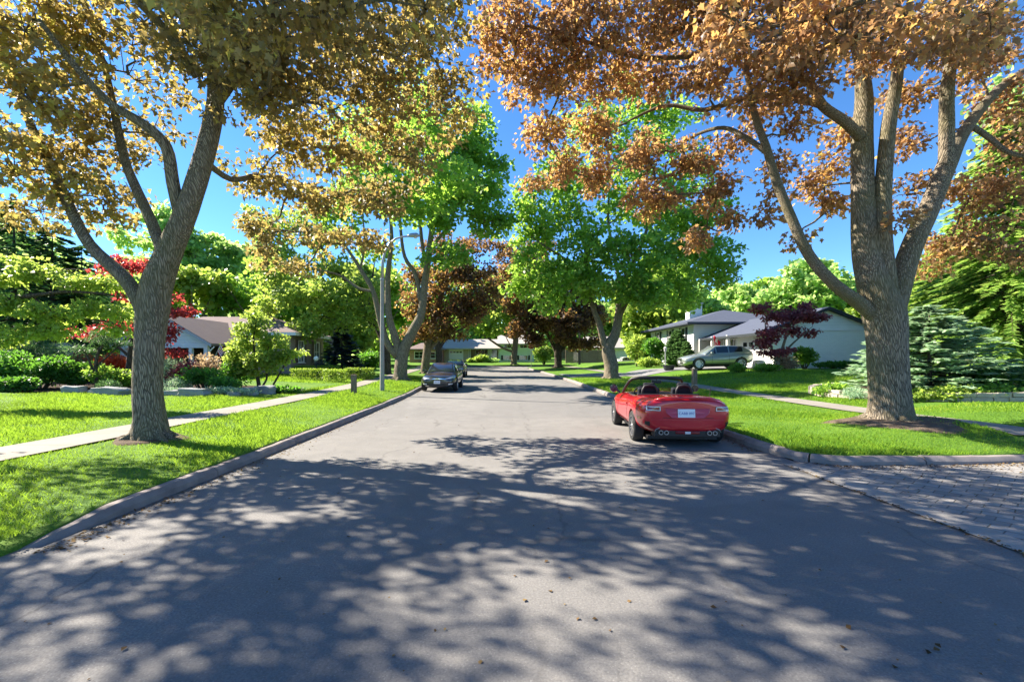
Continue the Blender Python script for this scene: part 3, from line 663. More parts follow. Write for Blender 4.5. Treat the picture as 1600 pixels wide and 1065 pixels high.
blobsB = [
 B(800, 60, 9.6, .8, .6, 26), B(870, 60, 9.4, .9, .6, 30), B(950, 50, 9.2, .9, .6, 28), B(1030, 40, 9.0, .9, .6, 26), B(1100, 30, 8.6, .9, .6, 26), B(1180, 40, 8.4, .9, .6, 28), B(1260, 50, 8.2, .9, .6, 28), B(1330, 60, 8.0, .7, .6, 18), B(1410, 60, 8.2, .7, .6, 18), B(1470, 50, 8.4, .8, .6, 22), B(1550, 60, 8.8, .9, .6, 24),
 B(820, 130, 10.4, .7, .55, 22), B(880, 130, 10.2, .8, .5, 24), B(950, 120, 10.2, .8, .5, 24), B(1030, 120, 10.2, .8, .45, 22), B(1110, 130, 9.8, .8, .45, 20), B(1200, 120, 9.0, .8, .5, 20), B(1260, 130, 8.8, .7, .45, 16), B(770, 100, 9.8, .4, .5, 10),
 B(850, 210, 11.2, .6, .5, 22), B(880, 260, 11.6, .38, .5, 14), B(925, 210, 11.4, .6, .6, 24), B(935, 280, 11.8, .38, .55, 18), B(1005, 240, 11.6, .6, .6, 24), B(1030, 310, 11.8, .45, .55, 20), B(990, 300, 11.8, .32, .35, 9), B(1080, 250, 11.2, .6, .5, 20), B(1120, 300, 11.4, .5, .55, 18), B(1095, 370, 11.8, .4, .35, 11), B(1140, 230, 10.6, .5, .4, 10), B(1140, 350, 11.4, .35, .45, 8), B(840, 280, 11.8, .25, .4, 6),
 B(1190, 170, 10.4, .6, .35, 12), B(1240, 200, 9.6, .4, .35, 7), B(1215, 255, 10.2, .4, .3, 7), B(1260, 290, 10.6, .5, .35, 10), B(1300, 260, 10.8, .5, .35, 10), B(1285, 330, 10.8, .5, .4, 10), B(1200, 320, 10.6, .35, .4, 7), B(1420, 300, 11.0, .45, .4, 9), B(1430, 220, 10.6, .45, .45, 11), B(1420, 150, 10.2, .5, .4, 12), B(1305, 210, 10.4, .4, .4, 8), B(1245, 370, 10.8, .3, .2, 4),
 B(1520, 300, 10.6, .6, .5, 18), B(1570, 300, 10.4, .6, .5, 18), B(1490, 380, 10.8, .5, .35, 12), B(1540, 370, 10.6, .5, .4, 14), B(1590, 400, 10.4, .4, .35, 9), B(1570, 160, 10.4, .7, .5, 16), B(1540, 100, 9.6, .6, .5, 14), B(1610, 230, 9.8, .7, .6, 16), B(1690, 150, 10, 1.2, 1.2, 30), B(1660, 330, 10.2, .8, .6, 16), B(1450, 410, 10.9, .35, .25, 6), B(1420, 340, 8.8, .3, .2, 4),
 B(820, -40, 9.0, 1.2, .8, 22), B(940, -70, 8.6, 1.3, .9, 24), B(1070, -80, 8.2, 1.3, .9, 24), B(1200, -80, 7.8, 1.3, .9, 24), B(1330, -80, 7.8, 1.3, .9, 24), B(1470, -80, 8, 1.3, .9, 24), B(1600, -60, 8.4, 1.3, .9, 24),
 B(1150, 30, 6.2, .7, .4, 14), B(1300, 20, 6.0, .7, .4, 14), B(1420, 20, 6.2, .6, .4, 10), B(1230, 70, 6.8, .5, .3, 9), B(1540, 20, 6.4, .7, .4, 12),
]
rsB = np.random.RandomState(9)
for k in range(30):
    a = rsB.random()*6.28; q = math.sqrt(rsB.random()); blobsB.append(((cx-1.2+math.cos(a)*q*5.6, 8.4+math.sin(a)*q*4.4, 9.8+2.4*(1-q*q)+rsB.normal()*.4), (1.1, 1.0, .6), 6))
tree('maple_tree', 'massive rusty red maple with many limbs on the right corner by the paved driveway', (cx, yc, cz), limbsB, [(c, r, max(3, int(n*.80+.5))) for c, r, n in blobsB], 'leaf_red', .108, 40, .35, 'bark', 'maples along the kerbs', 23, T_MAPLE, rb=.045, nl=12, droop=.6, flat=.65, skip=.15, amp=.045, roots=11)
# ------------------------------------------------------------ street trees further along
def street_tree(label, px, py, y, limbs_px, limb_r, blobs, leaf, seed, bark='bark_pale', size=.26, per=24, rad=.62, r0=.42, group='maples along the kerbs', extra_limbs=(), nl=9, dz=0):
    x = PX(px, y); z = Hs(x, y)-.06; b = Vector((x, y, z))
    fz = limbs_px[0][0]
    first = [b, b+Vector((0, 0, .12)), b+Vector((0, 0, .5))]+L(*[(a, c, y) for a, c in limbs_px[0]])
    lim = [(first, [r0*1.5, r0*1.15, r0]+limb_r[0])]
    for pts, r in zip(limbs_px[1:], limb_r[1:]): lim.append((L(*[(p[0], p[1], y+(p[2] if len(p) > 2 else 0)) for p in pts]), r))
    return tree('maple_tree', label, b, lim, [(P(a, c, y+d), (rx*1.08, rx*1.08, rz*1.1), int(n*1.35)) for a, c, d, rx, rz, n in blobs], leaf, size*.92, int(per*1.25), rad*1.1, bark, group, seed, T_WIDE, rb=.06, nl=nl, skip=.5, roots=7, amp=.03)

street_tree('bright green maple with two pale trunks just behind the street lamp', 626, 597, 28.6,
 [[(627, 570), (630, 548), (646, 515), (658, 490), (664, 440), (672, 380), (680, 310), (690, 240)],
  [(626, 560), (618, 530), (607, 490), (606, 430), (612, 370), (605, 300)],
  [(620, 556), (605, 535), (594, 500), (583, 455), (563, 420), (540, 385), (515, 350, 1)],
  [(656, 470), (650, 430), (632, 400), (625, 350), (618, 290), (612, 240, -1)],
  [(668, 420), (660, 385), (655, 330), (650, 270), (640, 210)], [(670, 390), (695, 360), (715, 320), (735, 270)], [(583, 455), (560, 450), (530, 430), (490, 420, -2)], [(563, 420), (570, 380), (565, 320)]],
 [[.40, .36, .30, .25, .22, .18, .12, .05], [.26, .25, .21, .17, .12, .05], [.24, .22, .2, .15, .12, .08, .04], [.13, .14, .11, .09, .06, .03], [.12, .12, .1, .07, .03], [.1, .1, .07, .03], [.1, .09, .06, .03], [.08, .06, .03]],
 [(700, 300, 0, 2.0, 1.6, 34), (740, 280, 1, 1.7, 1.6, 30), (755, 340, 0, 1.2, 1.0, 16), (720, 220, 0, 1.7, 1.3, 26), (750, 230, 1, 1.1, 1.0, 13), (660, 240, 1, 2.0, 1.6, 30), (600, 240, 1, 2.0, 1.6, 26), (640, 160, 0, 2.4, 1.6, 28), (690, 340, -1, 1.2, .8, 13), (700, 400, -1, 1.3, .7, 12), (640, 320, 2, 1.6, 1.2, 14), (560, 300, 1, 1.8, 1.5, 18), (590, 390, 2, 1.2, 1.0, 9), (520, 330, 0, 1.7, 1.4, 20), (740, 180, 1, 1.3, .9, 12), (560, 200, 0, 2, 1.4, 18), (768, 300, 0, .8, 1.0, 8), (785, 345, 1, 1.0, .8, 9), (775, 260, 1, .9, .8, 8), (640, 325, -5, 1.6, .8, 15), (600, 290, -6, 1.7, .9, 15), (690, 285, -5, 1.7, .9, 16), (650, 210, -5, 1.9, 1.0, 16), (560, 240, -6, 1.6, .9, 13)],  # last five clumps push the crown forward to cast shade on the road
 'leaf_green', 31, size=.25, per=30, rad=.62, r0=.42)
# low hanging lime crown left of it, over the house
street_tree('lime green maple hanging over the brown roof left of the lamp post', 605, 574, 36.0,
 [[(604, 556), (600, 535), (586, 505), (562, 470), (535, 430), (505, 390), (480, 350)], [(590, 512), (560, 490), (520, 475), (470, 465, -2), (430, 455, -3)], [(575, 488), (580, 450), (585, 410)], [(535, 430), (490, 420), (440, 400)]],
 [[.30, .27, .22, .18, .14, .1, .04], [.13, .11, .08, .06, .03], [.12, .09, .04], [.1, .07, .03]],
 [(430, 430, -2, 1.8, 1.2, 26), (470, 460, -3, 1.8, 1.2, 30), (520, 470, -3, 1.7, 1.2, 26), (560, 450, -2, 1.5, 1.2, 20), (490, 510, -4, 1.2, .7, 14), (460, 410, 0, 2.0, 1.3, 24), (520, 420, 0, 1.8, 1.2, 22), (420, 370, 0, 1.6, 1.3, 18), (460, 350, 1, 1.7, 1.4, 18), (400, 350, 1, 1.2, 1.2, 12), (500, 370, 1, 1.8, 1.4, 20), (580, 490, -2, 1.0, .8, 9), (545, 500, -3, 1.0, .7, 10), (415, 480, -3, .9, .7, 8)],
 'leaf_lime', 37, bark='bark_dark', size=.24, per=30, rad=.6, r0=.3)
street_tree('golden and dark leaved maple with a sunlit trunk above the parked black cars', 664, 584, 39.5,
 [[(666, 560), (670, 530), (678, 500), (690, 460), (700, 420), (705, 370)], [(672, 545), (690, 520), (705, 480), (720, 440)], [(668, 540), (655, 510), (648, 470), (650, 430)]],
 [[.36, .33, .27, .2, .14, .06], [.2, .17, .12, .05], [.2, .15, .1, .04]],
 [(660, 470, -1, 1.8, 1.5, 24), (700, 440, -1, 2.0, 1.6, 30), (740, 430, 0, 1.8, 1.6, 26), (720, 490, -1, 1.6, 1.2, 22), (680, 510, -2, 1.3, 1.0, 13), (745, 470, -1, 1.4, 1.2, 18), (690, 390, 0, 1.8, 1.3, 20), (735, 385, 1, 1.5, 1.2, 14), (645, 430, 1, 1.6, 1.4, 15), (770, 450, 0, .9, .8, 8), (655, 520, -1, 1, .8, 9), (710, 520, -2, .9, .5, 7)],
 'leaf_dark', 41, size=.22, per=40, rad=.66, r0=.36)
street_tree('dark trunked maple behind the second black car with arching right limb', 685, 572, 51.0,
 [[(686, 555), (684, 530), (690, 505), (688, 470), (695, 430)], [(686, 545), (700, 525), (720, 515), (735, 505), (745, 495, -1)], [(683, 540), (668, 515), (662, 490), (655, 460)]],
 [[.36, .33, .26, .18, .06], [.2, .17, .12, .08, .03], [.2, .15, .1, .04]],
 [(690, 470, 0, 2.2, 1.8, 24), (730, 470, 0, 2.2, 1.6, 24), (660, 480, 1, 2, 1.6, 18), (745, 500, 0, 1.3, .8, 9), (715, 430, 1, 2.2, 1.6, 22), (665, 430, 1, 2, 1.6, 16), (700, 505, 0, 1.5, .9, 10)],
 'leaf_green', 43, bark='bark_dark', size=.36, per=24, rad=.8, r0=.34)
street_tree('tall green maple with pale forked trunk behind the red convertible', 955, 595, 30.0,
 [[(955, 570), (950, 545), (962, 520), (968, 480), (970, 450), (990, 410), (1010, 360), (1020, 300)],
  [(953, 562), (944, 535), (936, 505), (927, 480), (920, 440), (916, 400), (908, 350), (895, 300)],
  [(966, 500), (980, 470), (1000, 440), (1040, 410), (1080, 390)], [(920, 440), (890, 410), (860, 390), (830, 370)], [(970, 450), (960, 400), (950, 340), (955, 270)], [(1010, 360), (1050, 320), (1090, 290)], [(916, 400), (940, 360), (980, 330)]],
 [[.47, .40, .30, .25, .21, .15, .1, .05], [.22, .23, .2, .17, .14, .12, .08, .04], [.17, .15, .12, .09, .03], [.1, .09, .07, .03], [.12, .12, .08, .04], [.08, .06, .03], [.07, .06, .03]],
 [(850, 420, 0, 1.9, 1.4, 30), (900, 440, -1, 1.8, 1.2, 28), (870, 350, 0, 2.0, 1.6, 30), (930, 380, -1, 2.0, 1.5, 32), (990, 400, -2, 2.0, 1.5, 34), (1050, 400, -1, 2.0, 1.5, 34), (1100, 400, 0, 1.8, 1.4, 28), (1125, 430, 0, 1.1, .9, 13), (1060, 460, -1, 1.6, 1.0, 20), (1010, 460, -2, 1.4, .9, 18), (1095, 350, 0, 1.6, 1.4, 20), (1040, 330, 0, 2.1, 1.6, 30), (960, 300, 0, 2.1, 1.6, 30), (890, 280, 0, 2.0, 1.6, 26), (1000, 240, 1, 2.2, 1.7, 28), (920, 210, 1, 2.2, 1.7, 24), (1080, 270, 1, 2.0, 1.6, 24), (830, 370, 1, 1.3, 1.2, 14), (960, 450, -2, 1.2, .8, 10), (815, 450, 0, 1.1, .8, 11), (1040, 180, 1, 2.0, 1.4, 20), (860, 470, -1, 1.0, .6, 8), (980, 160, 1, 2, 1.4, 18), (1110, 320, 1, 1.3, 1.3, 12), (812, 330, 1, 1.1, .9, 10), (825, 300, 1, 1.2, 1.0, 10)],
 'leaf_green', 47, size=.25, per=30, rad=.62, r0=.46)
street_tree('low spreading very dark purple maple next to the stop sign', 872, 575, 52.0,
 [[(872, 560), (872, 540), (876, 510), (880, 480), (884, 450)], [(870, 552), (860, 530), (845, 505), (832, 480)], [(874, 550), (895, 525), (915, 500), (930, 480)], [(872, 540), (866, 505), (858, 470)]],
 [[.42, .40, .3, .2, .07], [.24, .2, .13, .05], [.22, .17, .11, .04], [.2, .14, .05]],
 [(870, 500, -2, 2.2, 1.6, 34), (835, 500, -1, 2.0, 1.4, 30), (910, 500, -1, 2.2, 1.5, 32), (800, 470, 0, 1.8, 1.5, 22), (850, 460, 0, 2.4, 1.7, 32), (900, 460, 0, 2.2, 1.6, 28), (930, 490, 0, 1.6, 1.3, 18), (840, 530, -1, 1.2, .7, 11), (905, 535, -1, 1.4, .6, 12), (790, 440, 1, 1.6, 1.4, 15), (820, 420, 1, 2.0, 1.6, 20), (880, 530, -2, 1.2, .6, 10), (810, 510, 0, 1.2, .8, 11), (935, 530, 0, .9, .5, 6), (800, 410, 2, 2.2, 1.6, 20), (785, 385, 3, 1.8, 1.2, 12), (840, 390, 3, 2.0, 1.4, 14)],
 'leaf_dark', 53, bark='bark_dark', size=.27, per=46, rad=.78, r0=.42)
street_tree('grey trunked tree with long level limbs in front of the pale green house', 803, 568, 70.0,
 [[(804, 550), (806, 530), (807, 505), (808, 480), (812, 450)], [(803, 550), (785, 543), (765, 530), (745, 515), (735, 508)], [(806, 530), (780, 520), (760, 508), (745, 495)], [(803, 550), (795, 535), (785, 515)]],
 [[.45, .42, .34, .24, .08], [.2, .18, .15, .1, .04], [.16, .14, .1, .03], [.1, .08, .03]],
 [(760, 495, -1, 3.2, 1.4, 30), (800, 480, -1, 3.2, 2, 30), (740, 480, 0, 2.6, 1.8, 22), (780, 450, 1, 3.5, 2.4, 30), (830, 470, 1, 2.4, 2, 18), (770, 515, -2, 2.2, .8, 14), (815, 510, -1, 1.6, .9, 9), (720, 500, 0, 1.6, 1.2, 11), (810, 425, 1, 2.6, 2, 16), (735, 440, 1, 2.6, 2, 16)],
 'leaf_lime', 59, bark='bark_pale', size=.45, per=24, rad=1.0, r0=.46, group=None)

# ------------------------------------------------------------ trees behind the houses
bgt = auto_tree
GB = 'trees behind the houses'
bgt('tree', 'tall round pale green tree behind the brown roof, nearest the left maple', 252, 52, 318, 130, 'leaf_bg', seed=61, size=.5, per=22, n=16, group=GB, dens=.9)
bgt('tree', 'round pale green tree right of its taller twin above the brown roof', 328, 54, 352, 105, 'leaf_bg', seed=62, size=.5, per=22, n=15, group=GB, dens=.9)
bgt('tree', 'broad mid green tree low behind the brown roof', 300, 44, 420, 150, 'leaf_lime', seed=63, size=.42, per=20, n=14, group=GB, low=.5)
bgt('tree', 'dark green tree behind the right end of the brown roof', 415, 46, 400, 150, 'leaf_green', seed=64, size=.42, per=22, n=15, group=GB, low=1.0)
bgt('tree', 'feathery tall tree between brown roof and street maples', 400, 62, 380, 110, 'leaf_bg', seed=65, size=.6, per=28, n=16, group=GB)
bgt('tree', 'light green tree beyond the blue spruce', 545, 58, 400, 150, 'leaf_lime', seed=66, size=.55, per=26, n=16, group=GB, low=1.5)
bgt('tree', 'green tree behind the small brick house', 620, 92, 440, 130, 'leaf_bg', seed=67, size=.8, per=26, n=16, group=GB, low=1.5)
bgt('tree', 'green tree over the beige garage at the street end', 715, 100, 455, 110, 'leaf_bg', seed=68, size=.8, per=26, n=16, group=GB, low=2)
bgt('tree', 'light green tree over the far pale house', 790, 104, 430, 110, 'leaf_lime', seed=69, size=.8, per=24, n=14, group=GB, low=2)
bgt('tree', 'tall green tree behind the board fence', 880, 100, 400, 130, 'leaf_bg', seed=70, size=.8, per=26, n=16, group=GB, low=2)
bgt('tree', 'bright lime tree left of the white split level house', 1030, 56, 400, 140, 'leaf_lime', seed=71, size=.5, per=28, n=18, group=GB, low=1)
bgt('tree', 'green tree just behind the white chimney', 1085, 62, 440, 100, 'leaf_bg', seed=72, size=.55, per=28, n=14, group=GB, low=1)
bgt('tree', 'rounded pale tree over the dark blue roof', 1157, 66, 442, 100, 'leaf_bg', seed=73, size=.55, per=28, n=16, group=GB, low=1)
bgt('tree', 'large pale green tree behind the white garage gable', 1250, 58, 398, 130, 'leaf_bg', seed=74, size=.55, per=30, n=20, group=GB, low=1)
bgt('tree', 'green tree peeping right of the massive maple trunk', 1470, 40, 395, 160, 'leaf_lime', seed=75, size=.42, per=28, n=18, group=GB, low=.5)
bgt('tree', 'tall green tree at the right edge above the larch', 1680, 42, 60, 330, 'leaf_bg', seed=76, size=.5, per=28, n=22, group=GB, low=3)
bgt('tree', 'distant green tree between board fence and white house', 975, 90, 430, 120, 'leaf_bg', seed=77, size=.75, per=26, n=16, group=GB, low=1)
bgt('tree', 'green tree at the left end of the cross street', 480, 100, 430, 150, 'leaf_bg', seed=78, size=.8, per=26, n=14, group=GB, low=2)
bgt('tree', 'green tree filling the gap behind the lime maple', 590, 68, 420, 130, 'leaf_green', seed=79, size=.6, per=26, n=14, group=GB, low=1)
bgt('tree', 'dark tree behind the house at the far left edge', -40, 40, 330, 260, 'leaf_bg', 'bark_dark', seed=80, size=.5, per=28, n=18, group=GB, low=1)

# ------------------------------------------------------------ left front garden
conifer('pine_tree', 'dark green pine at the left edge behind the lime tree', PX(22, 24), 24, PZ(318, 24)-.6, 3.3, 'needle_green', 91, 30, 18, .30, .3, 'dark pines in the left garden', .05, 'tree', 1.5, 13, .7)
conifer('pine_tree', 'dark pine between the lime tree and the left maple limb', PX(82, 25), 25, PZ(352, 25)-.6, 2.5, 'needle_green', 92, 28, 17, .30, .3, 'dark pines in the left garden', .05, 'tree', 1.4, 12, .7)
conifer('pine_tree', 'shorter dark pine beside the red japanese maple', PX(128, 26), 26, PZ(385, 26)-.6, 2.3, 'needle_green', 93, 24, 17, .30, .3, 'dark pines in the left garden', .05, 'tree', 1.4, 12, .7)
yl = 12.6; xb = PX(-70, yl); zb = Hs(xb, yl)
tree('ornamental_tree', 'low lime yellow tree with one long level branch at the left edge', (xb, yl, zb-.05),
 [([Vector((xb, yl, zb-.1)), Vector((xb, yl, zb+.5))]+L((-68, 520, yl), (-62, 470, yl), (-70, 420, yl)), [.16, .13, .12, .1, .05]),
  (L((-66, 500, yl), (-40, 480, yl), (0, 467, yl-.1), (50, 462, yl-.15), (100, 456, yl-.1), (150, 458, yl), (180, 462, yl+.1)), [.08, .075, .065, .055, .045, .03, .015]),
  (L((-64, 480, yl), (-20, 440, yl+.2), (60, 425, yl+.4), (130, 420, yl+.6)), [.06, .05, .03, .015]), (L((50, 462, yl-.1), (90, 490, yl+.1), (150, 500, yl+.2), (190, 505, yl+.3)), [.03, .025, .02, .01])],
 [B(0, 430, yl, .65, .25, 20), B(60, 425, yl+.2, .6, .25, 22), B(120, 440, yl+.2, .55, .22, 18), B(170, 440, yl+.3, .42, .2, 12), B(20, 480, yl-.1, .6, .28, 20), B(80, 490, yl, .6, .28, 22), B(140, 485, yl+.2, .5, .25, 18), B(190, 490, yl+.3, .3, .25, 9), B(30, 520, yl-.2, .5, .18, 12), B(90, 520, yl-.1, .5, .15, 12), B(185, 515, yl+.2, .25, .15, 6), B(-60, 430, yl, .8, .4, 20), B(-60, 490, yl, .7, .3, 15), B(5, 535, yl-.3, .25, .12, 4), B(25, 405, yl+.3, .4, .15, 7)],
 'leaf_lime', .13, 30, .25, 'bark_dark', None, 95, T_LEAF, rb=.03, nl=8, flat=.5)
yr = 19.5; xb = PX(196, yr); zb = Hs(xb, yr)
tree('japanese_maple', 'crimson japanese maple behind the left copper maple trunk', (xb, yr, zb-.05),
 [([Vector((xb, yr, zb-.1)), Vector((xb+.1, yr, zb+.5))]+L((205, 540, yr), (215, 480, yr), (225, 420, yr)), [.14, .12, .09, .06, .02]), (L((200, 555, yr), (170, 530, yr), (140, 515, yr)), [.06, .045, .02]), (L((206, 530, yr), (240, 510, yr), (275, 490, yr)), [.06, .045, .02])],
 [B(195, 415, yr, .8, .35, 20), B(235, 415, yr, .7, .35, 16), B(170, 430, yr, .6, .3, 12), B(255, 465, yr, .6, .3, 12), B(280, 485, yr-.3, .55, .22, 13), B(265, 520, yr-.4, .4, .4, 10), B(150, 520, yr, .8, .3, 14), B(210, 460, yr+.2, .8, .4, 14), B(268, 550, yr-.5, .35, .2, 6), B(195, 510, yr, .7, .4, 12)],
 'leaf_crimson', .15, 30, .32, 'bark_dark', None, 97, T_LEAF, rb=.03, nl=7, flat=.5)
shrub('azalea_bush', 'bright orange red bush glowing behind the left maple', (PX(178, 20.5), 20.5), (1.1, .7, 1.35), 'leaf_orange', 2600, .12, None, 98, cat='shrub')
shrub('azalea_bush', 'rust coloured bush in front of the grey house wall at left', (PX(122, 21.5), 21.5), (1.1, .7, 1.5), 'leaf_orange', 1500, .12, None, 99, cat='shrub')
yt = 17.8; xb = PX(152, yt); zb = Hs(xb, yt)
tree('garden_pine', 'small cloud pruned green pine with dark crooked stems by the rocks', (xb, yt, zb-.05),
 [([Vector((xb, yt, zb-.1))]+L((150, 570, yt), (154, 550, yt), (165, 535, yt)), [.07, .06, .05, .03]), (L((148, 585, yt), (138, 560, yt), (130, 545, yt)), [.05, .04, .02]), (L((152, 570, yt), (170, 555, yt), (186, 540, yt)), [.04, .03, .02])],
 [B(150, 532, yt, .6, .14, 16), B(180, 535, yt, .4, .12, 10), B(125, 545, yt, .4, .14, 10), B(165, 522, yt, .45, .12, 10)], 'needle_green', .14, 40, .2, 'bark_dark', None, 101, T_NEEDLE, rb=.025, nl=6, flat=.4, droop=-.2)
for k, (px, y, r, lf, n, sd, lab) in enumerate([
 (8, 17.5, (1.3, .9, 1.5), 'leaf_bush', 4200, 111, 'dark green bush at the left edge under the lime tree'),
 (62, 17.8, (1.3, .9, 1.35), 'leaf_bush', 4200, 112, 'feathery dark green bush left of the grey rocks'),
 (118, 18.3, (1.2, .9, 1.15), 'leaf_bush', 3800, 113, 'bushy green plant behind the first grey rock'),
 (180, 18.2, (1.1, .8, 1.1), 'leaf_green', 3800, 114, 'brighter green bush behind the long grey rock'),
 (30, 16.6, (1.2, .6, .6), 'leaf_bush', 2600, 115, 'low blue green plants edging the lawn at left'),
 (98, 20.5, (1.5, .9, 2.3), 'needle_green', 3200, 116, 'tall dark evergreen bush under the pines'),
 (40, 20.5, (1.6, .9, 2.2), 'needle_green', 3200, 117, 'tall dark evergreen bush at the left garden border'),
 (165, 16.75, (.6, .35, .55), 'needle_green', 900, 118, 'small grey green juniper between the two rocks'),
 (262, 19.0, (1.0, .8, 1.5), 'needle_pale', 2200, 119, 'grey green bush just right of the left maple trunk'),
 (275, 18.0, (.8, .6, .7), 'needle_pale', 1500, 120, 'low grey green bush behind the small flat rock'),
 (292, 18.9, (.9, .6, 1.25), 'leaf_maroon', 1900, 121, 'maroon barberry right of the left maple'),
 (322, 19.6, (.9, .6, 1.6), 'leaf_pink', 1500, 122, 'pinkish cream bush in front of the house porch'),
 (318, 18.3, (.9, .6, 1.0), 'leaf_bush', 1800, 123, 'dark green bush between barberry and lime bush'),
 (350, 17.8, (.7, .5, .75), 'leaf_bush', 1500, 124, 'leafy green plant at the foot of the lime bush'),
 (352, 17.1, (1.4, .35, .3), 'needle_pale', 1300, 125, 'grey green ground hugging plant behind the right rocks'),
 (265, 17.15, (1.2, .3, .28), 'needle_pale', 1000, 126, 'grey green ground cover behind the small flat rock'),
 (443, 18.7, (.9, .35, .32), 'leaf_bush', 1100, 127, 'low leafy clump at the right end of the rock edging'),
 (368, 20.5, (.9, .7, 1.4), 'leaf_bush', 2000, 128, 'shaded bush left of the lime bush stems'),
]): shrub('bush', lab, (PX(px, y), y), r, lf, n, .11 if 'needle' not in lf else .13, 'bushes in the left rock garden', sd, T_LEAF if 'needle' not in lf else T_NEEDLE)
yb2 = 20.6; xb = PX(406, yb2); zb = Hs(xb, yb2)
tree('ornamental_tree', 'bright lime round tree on several stems in front of the brown roofed house', (xb, yb2, zb-.05),
 [([Vector((xb, yb2, zb-.1))]+L((402, 585, yb2), (400, 565, yb2), (396, 530, yb2), (402, 500, yb2)), [.1, .07, .06, .04, .02]), (L((408, 606, yb2), (417, 590, yb2), (414, 570, yb2), (420, 540, yb2)), [.05, .045, .035, .02]), (L((424, 606, yb2), (432, 592, yb2), (442, 575, yb2), (450, 555, yb2)), [.05, .045, .035, .015])],
 [B(400, 510, yb2, .65, .45, 22), B(385, 540, yb2, .7, .5, 24), B(425, 535, yb2, .7, .5, 24), B(375, 565, yb2, .55, .35, 14), B(405, 560, yb2-.3, .8, .4, 24), B(440, 555, yb2, .6, .35, 16), B(460, 552, yb2+.2, .4, .2, 7), B(395, 492, yb2, .35, .3, 7), B(365, 545, yb2, .4, .35, 8), B(380, 515, yb2-.2, .4, .3, 8), B(390, 578, yb2-.2, .5, .2, 9), B(430, 572, yb2-.1, .45, .2, 8)],
 'leaf_lime', .15, 34, .27, 'bark_dark', None, 131, T_LEAF, rb=.025, nl=7)
# boulders
def boulder(label, px, y, w, h, d, seed):
    r = np.random.RandomState(seed); x = PX(px, y); bm = bmesh.new(); bmesh.ops.create_cube(bm, size=1)
    bmesh.ops.subdivide_edges(bm, edges=bm.edges[:], cuts=5, use_grid_fill=True)
    ph = r.rand(6)*6
    for v in bm.verts:
        c = v.co; l = max(abs(c.x), abs(c.y), abs(c.z)); n = c.normalized()*.62
        q = c*.72+n*.28; k = 1+.07*math.sin(7*c.x+ph[0])*math.sin(6*c.y+ph[1])+.06*math.sin(9*c.z+5*c.x+ph[2])+r.normal()*.015
        v.co = Vector((q.x*w*k*.9, q.y*d*k, (q.z+.3)*h*k*.85))
    me = bpy.data.meshes.new('boulder'); bm.to_mesh(me); bm.free(); me.shade_smooth(); me.set_sharp_from_angle(angle=R(28)); me.materials.append(M['rock'])
    o = bpy.data.objects.new('boulder', me); COL.objects.link(o); o.location = (x, y, Hs(x, y)-.02); o.rotation_euler = (0, 0, r.uniform(-.25, .25))
    return tag(o, label, 'rock', 'rocks edging the left garden bed')
M['rock'] = simple('limestone', (.25, .262, .265), .85, 0, .35, 3.0, .6, 0, .2, .04)
for a in [('pale grey rock at the left end of the bed edging', 116, 16.5, .75, .42, .45, 1), ('long flat topped pale rock left of the maple trunk', 172, 16.5, 1.45, .44, .5, 2), ('small flat rock just right of the left maple trunk', 270, 16.6, .66, .30, .4, 3), ('smooth pale block of rock in front of the barberry', 305, 16.5, 1.05, .44, .5, 4), ('broad sloping grey rock at the lime tree foot', 380, 17.6, 1.1, .42, .5, 5), ('low grey rock leaning on the broad sloping rock', 366, 17.0, .5, .24, .35, 6), ('angular grey rock at the right end of the edging', 413, 18.4, .95, .46, .5, 7)]: boulder(*a)
# garden bed soil
def bed(name, label, pts, mat, lift=.035):
    c = np.mean(pts, 0); mb = MB(); n = len(pts); K = 9
    V = [(c[0], c[1], Hs(*c)+lift+.04)]
    for k in range(1, K+1):
        for p in pts: q = c+(np.array(p)-c)*k/K; V.append((q[0], q[1], Hs(q[0], q[1])+lift-(.05 if k == K else 0)))
    F = [(0, 1+i, 1+(i+1) % n) for i in range(n)]
    for k in range(K-1): F += [(1+k*n+i, 1+(k+1)*n+i, 1+(k+1)*n+(i+1) % n, 1+k*n+(i+1) % n) for i in range(n)]
    return tag(mb.add(V, F).build(name, mat, smooth=True, angle=0), label, 'soil', kind='structure')
bed('soil', 'dark soil of the left rock garden', [(-30, 16.2), (-22, 16.3), (-17, 16.6), (-12, 16.8), (-9.6, 18.2), (-9.2, 20), (-10.5, 22), (-14, 22.5), (-20, 24), (-30, 25)], M['soil'])
th = np.linspace(0, 6.283, 22)[:-1]
bed('soil', 'bare earth ring round the right maple roots', [(cx+math.cos(a)*(1.2+.25*math.sin(3*a)+.15*math.cos(5*a)), yc-.25+math.sin(a)*(.95+.2*math.cos(4*a))) for a in th], M['earth'], .05)
bed('soil', 'bare earth ring round the left maple', [(bx+math.cos(a)*(.62+.1*math.sin(3*a)), yb+math.sin(a)*(.6+.08*math.cos(4*a))) for a in th], M['earth'], .03)

